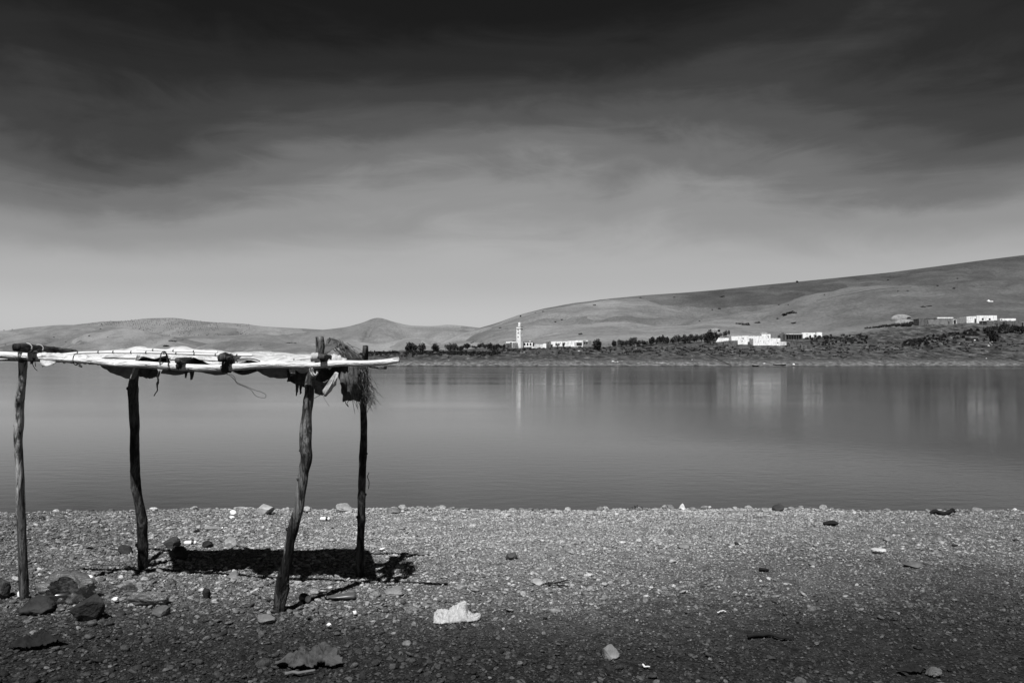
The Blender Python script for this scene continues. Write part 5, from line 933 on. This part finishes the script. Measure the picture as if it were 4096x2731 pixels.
tree(3985, 4012, 1292, 1332, 'dark tree in front of the dry-stone pen', None, 4); tree(3955, 3985, 1300, 1345, 'dark spreading tree below the dry-stone pen', None, 1)
GC = 'trees below the stone byre'; LC = 'dark bushy tree below the stone byre'
for a in [(4016, 4044, 1296, 1334), (4040, 4062, 1298, 1332), (4062, 4096, 1296, 1332), (4085, 4120, 1300, 1336), (3960, 4000, 1330, 1372), (3935, 3958, 1306, 1334)]: tree(*a, LC, GC)
GD = 'orchard bushes on the slope below the farm'; LD = 'small dark orchard bush on the slope between hamlet and upper farm'
rs = np.random.default_rng(8)
for r_ in range(7):
    for c_ in range(15):
        px = 3225 + c_ * 17 + r_ * 4 + rs.normal(0, 4); py = 1352 + r_ * 5 - c_ * .7 + rs.normal(0, 1.5)
        if px < 3470 and rs.random() < .62: shrub(px, py, rs.uniform(10, 15), rs.uniform(9, 15), LD, GD)
for c_ in range(95):
    f = rs.random(); px = 3600 + 330 * rs.random(); line = 1322 + (3930 - px) * .16; py = line + abs(rs.normal(0, 1)) * 22 - 6
    if py < 1390:
        w_ = rs.uniform(9, 20); big = w_ > 14.5; shrub(px, py, w_, rs.uniform(8, 15), ('broad' if big else 'small') + ' dark olive bush on the terraces below the long grey farm', ('broad' if big else 'small') + ' olive bushes below the upper farm')
for c_ in range(26): f = c_ / 25; shrub(3474 + 200 * f, 1314 - 16 * f + rs.normal(0, .8), 14, 8 + 9 * f, 'dense dark hedge bush along the straw domes', 'hedge bushes beside the straw domes')
for c_ in range(14): shrub(3590 + 60 * rs.random(), 1303 + rs.normal(0, 2.5), 16, 9, 'dense dark hedge bush along the straw domes', 'hedge bushes beside the straw domes')
def scrub_mass(n, fn, seed):
    rs = np.random.default_rng(seed); V, Fc, n0 = [], [], 0; src = [leaf_cloud(700 + i, 46, 3, .26) for i in range(8)]
    for _ in range(n):
        px, py, w_, h = fn(rs); q = bank_hit(px, py)
        if q[2] < 1.2: continue
        k = q[1] / F; v, f = src[rs.integers(8)]; a = rs.uniform(0, 6.28); c, s = math.cos(a), math.sin(a); v = np.c_[(v[:, 0] * c - v[:, 1] * s) * w_ * k / 1.6, (v[:, 0] * s + v[:, 1] * c) * w_ * k / 1.6, v[:, 2] * h * k / 1.1 - .1 * h * k] + q
        V.append(v); Fc += [tuple(i + n0 for i in t_) for t_ in f]; n0 += len(v)
    return np.concatenate(V), Fc
def scrub_fn(rs):
    z = rs.random()
    if z < .34: return rs.uniform(1440, 2000), 1409 + abs(rs.normal(0, 7)), rs.uniform(9, 24), rs.uniform(4, 10)
    if z < .62: return rs.uniform(1960, 2900), 1399 + rs.normal(2, 9), rs.uniform(7, 20), rs.uniform(3, 8)
    px = rs.uniform(2880, 4200); return px, np.interp(px, [2880, 3400, 3700, 4200], [1408, 1400, 1380, 1375]) + rs.normal(0, 16), rs.uniform(6, 18), rs.uniform(3, 7)
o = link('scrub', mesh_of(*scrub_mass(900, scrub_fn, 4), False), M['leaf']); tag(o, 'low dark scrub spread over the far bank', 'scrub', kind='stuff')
GH = 'bushes dotted over the long hill'; LH = 'lone dark bush dotted on the long bare hillside'
for px, py, w_, h in [(2083, 1267, 9, 7), (2172, 1247, 6, 4), (2140, 1252, 5, 3), (2000, 1312, 8, 4), (2055, 1366, 7, 4), (1885, 1372, 8, 5), (1893, 1369, 8, 4), (2328, 1338, 14, 7), (2222, 1289, 9, 5), (2245, 1280, 10, 5), (2380, 1222, 12, 6), (2960, 1297, 22, 7), (2998, 1300, 30, 9), (3041, 1292, 20, 7), (3137, 1264, 34, 12), (3108, 1277, 14, 6), (3180, 1253, 36, 11), (3176, 1294, 26, 7), (3118, 1220, 9, 4), (3155, 1220, 8, 3), (2878, 1236, 18, 4), (3191, 1130, 14, 8), (3593, 1166, 8, 4), (3634, 1164, 7, 3), (3817, 1155, 12, 6), (3753, 1144, 12, 4), (3832, 1115, 12, 4), (3557, 1121, 10, 4), (3700, 1229, 20, 6), (3720, 1226, 14, 5), (2800, 1285, 8, 4), (2700, 1190, 10, 4), (3300, 1180, 8, 4), (2890, 1188, 16, 5), (2560, 1192, 9, 4), (2850, 1240, 8, 4)]: shrub(px, py, w_, h, LH, GH)
for (sd_, px, py, w_, h) in [(4, 24, 1380, 6, 3), (4, 215, 1354, 10, 4), (5, 356, 1345, 12, 5), (5, 430, 1349, 5, 3), (5, 265, 1373, 8, 3), (5, 688, 1366, 20, 6), (5, 730, 1363, 9, 3), (5, 658, 1388, 26, 7), (4, 402, 1317, 8, 4), (6, 1157, 1373, 16, 4), (6, 1182, 1373, 10, 4), (6, 1042, 1380, 6, 3), (4, 48, 1318, 5, 3), (4, 15, 1317, 6, 3)]: shrub(px, py, w_, h, 'far dark bush on the hills across the water', 'far bushes on the left hills', hill_hit(sd_, px, py))
# olive grove rows on the far plateau: a mass too small to count
V, Fc, n0 = [], [], 0; rs = np.random.default_rng(2); tv, tf = rock_vf(9, 1, (1, 1, .9), 0, .2)
for py in np.arange(1274, 1345, 3.2):
    for px in np.arange(285, 985, 8.5):
        if rs.random() < .25 or (py > 1305 and vnoise(px / 60, py / 14) < -.05) : continue
        lim = np.interp(px, [279, 418, 583, 697, 818, 975], [1302, 1287, 1275, 1273, 1288, 1297])
        if py < lim + 1: continue
        q = hill_hit(1, px + rs.normal(0, 1.2) + (py - 1270) * .35, py)
        if abs(row_of(q[2], q[1]) - py) > 4: continue
        s = rs.uniform(1.7, 2.6); V.append(tv * s + q); Fc += [tuple(a + n0 for a in f) for f in tf]; n0 += len(tv)
o = link('olive_grove', mesh_of(np.concatenate(V), Fc, True), M['leaf2']); tag(o, 'rows of tiny olive trees over the far plateau hill', 'grove', kind='stuff')
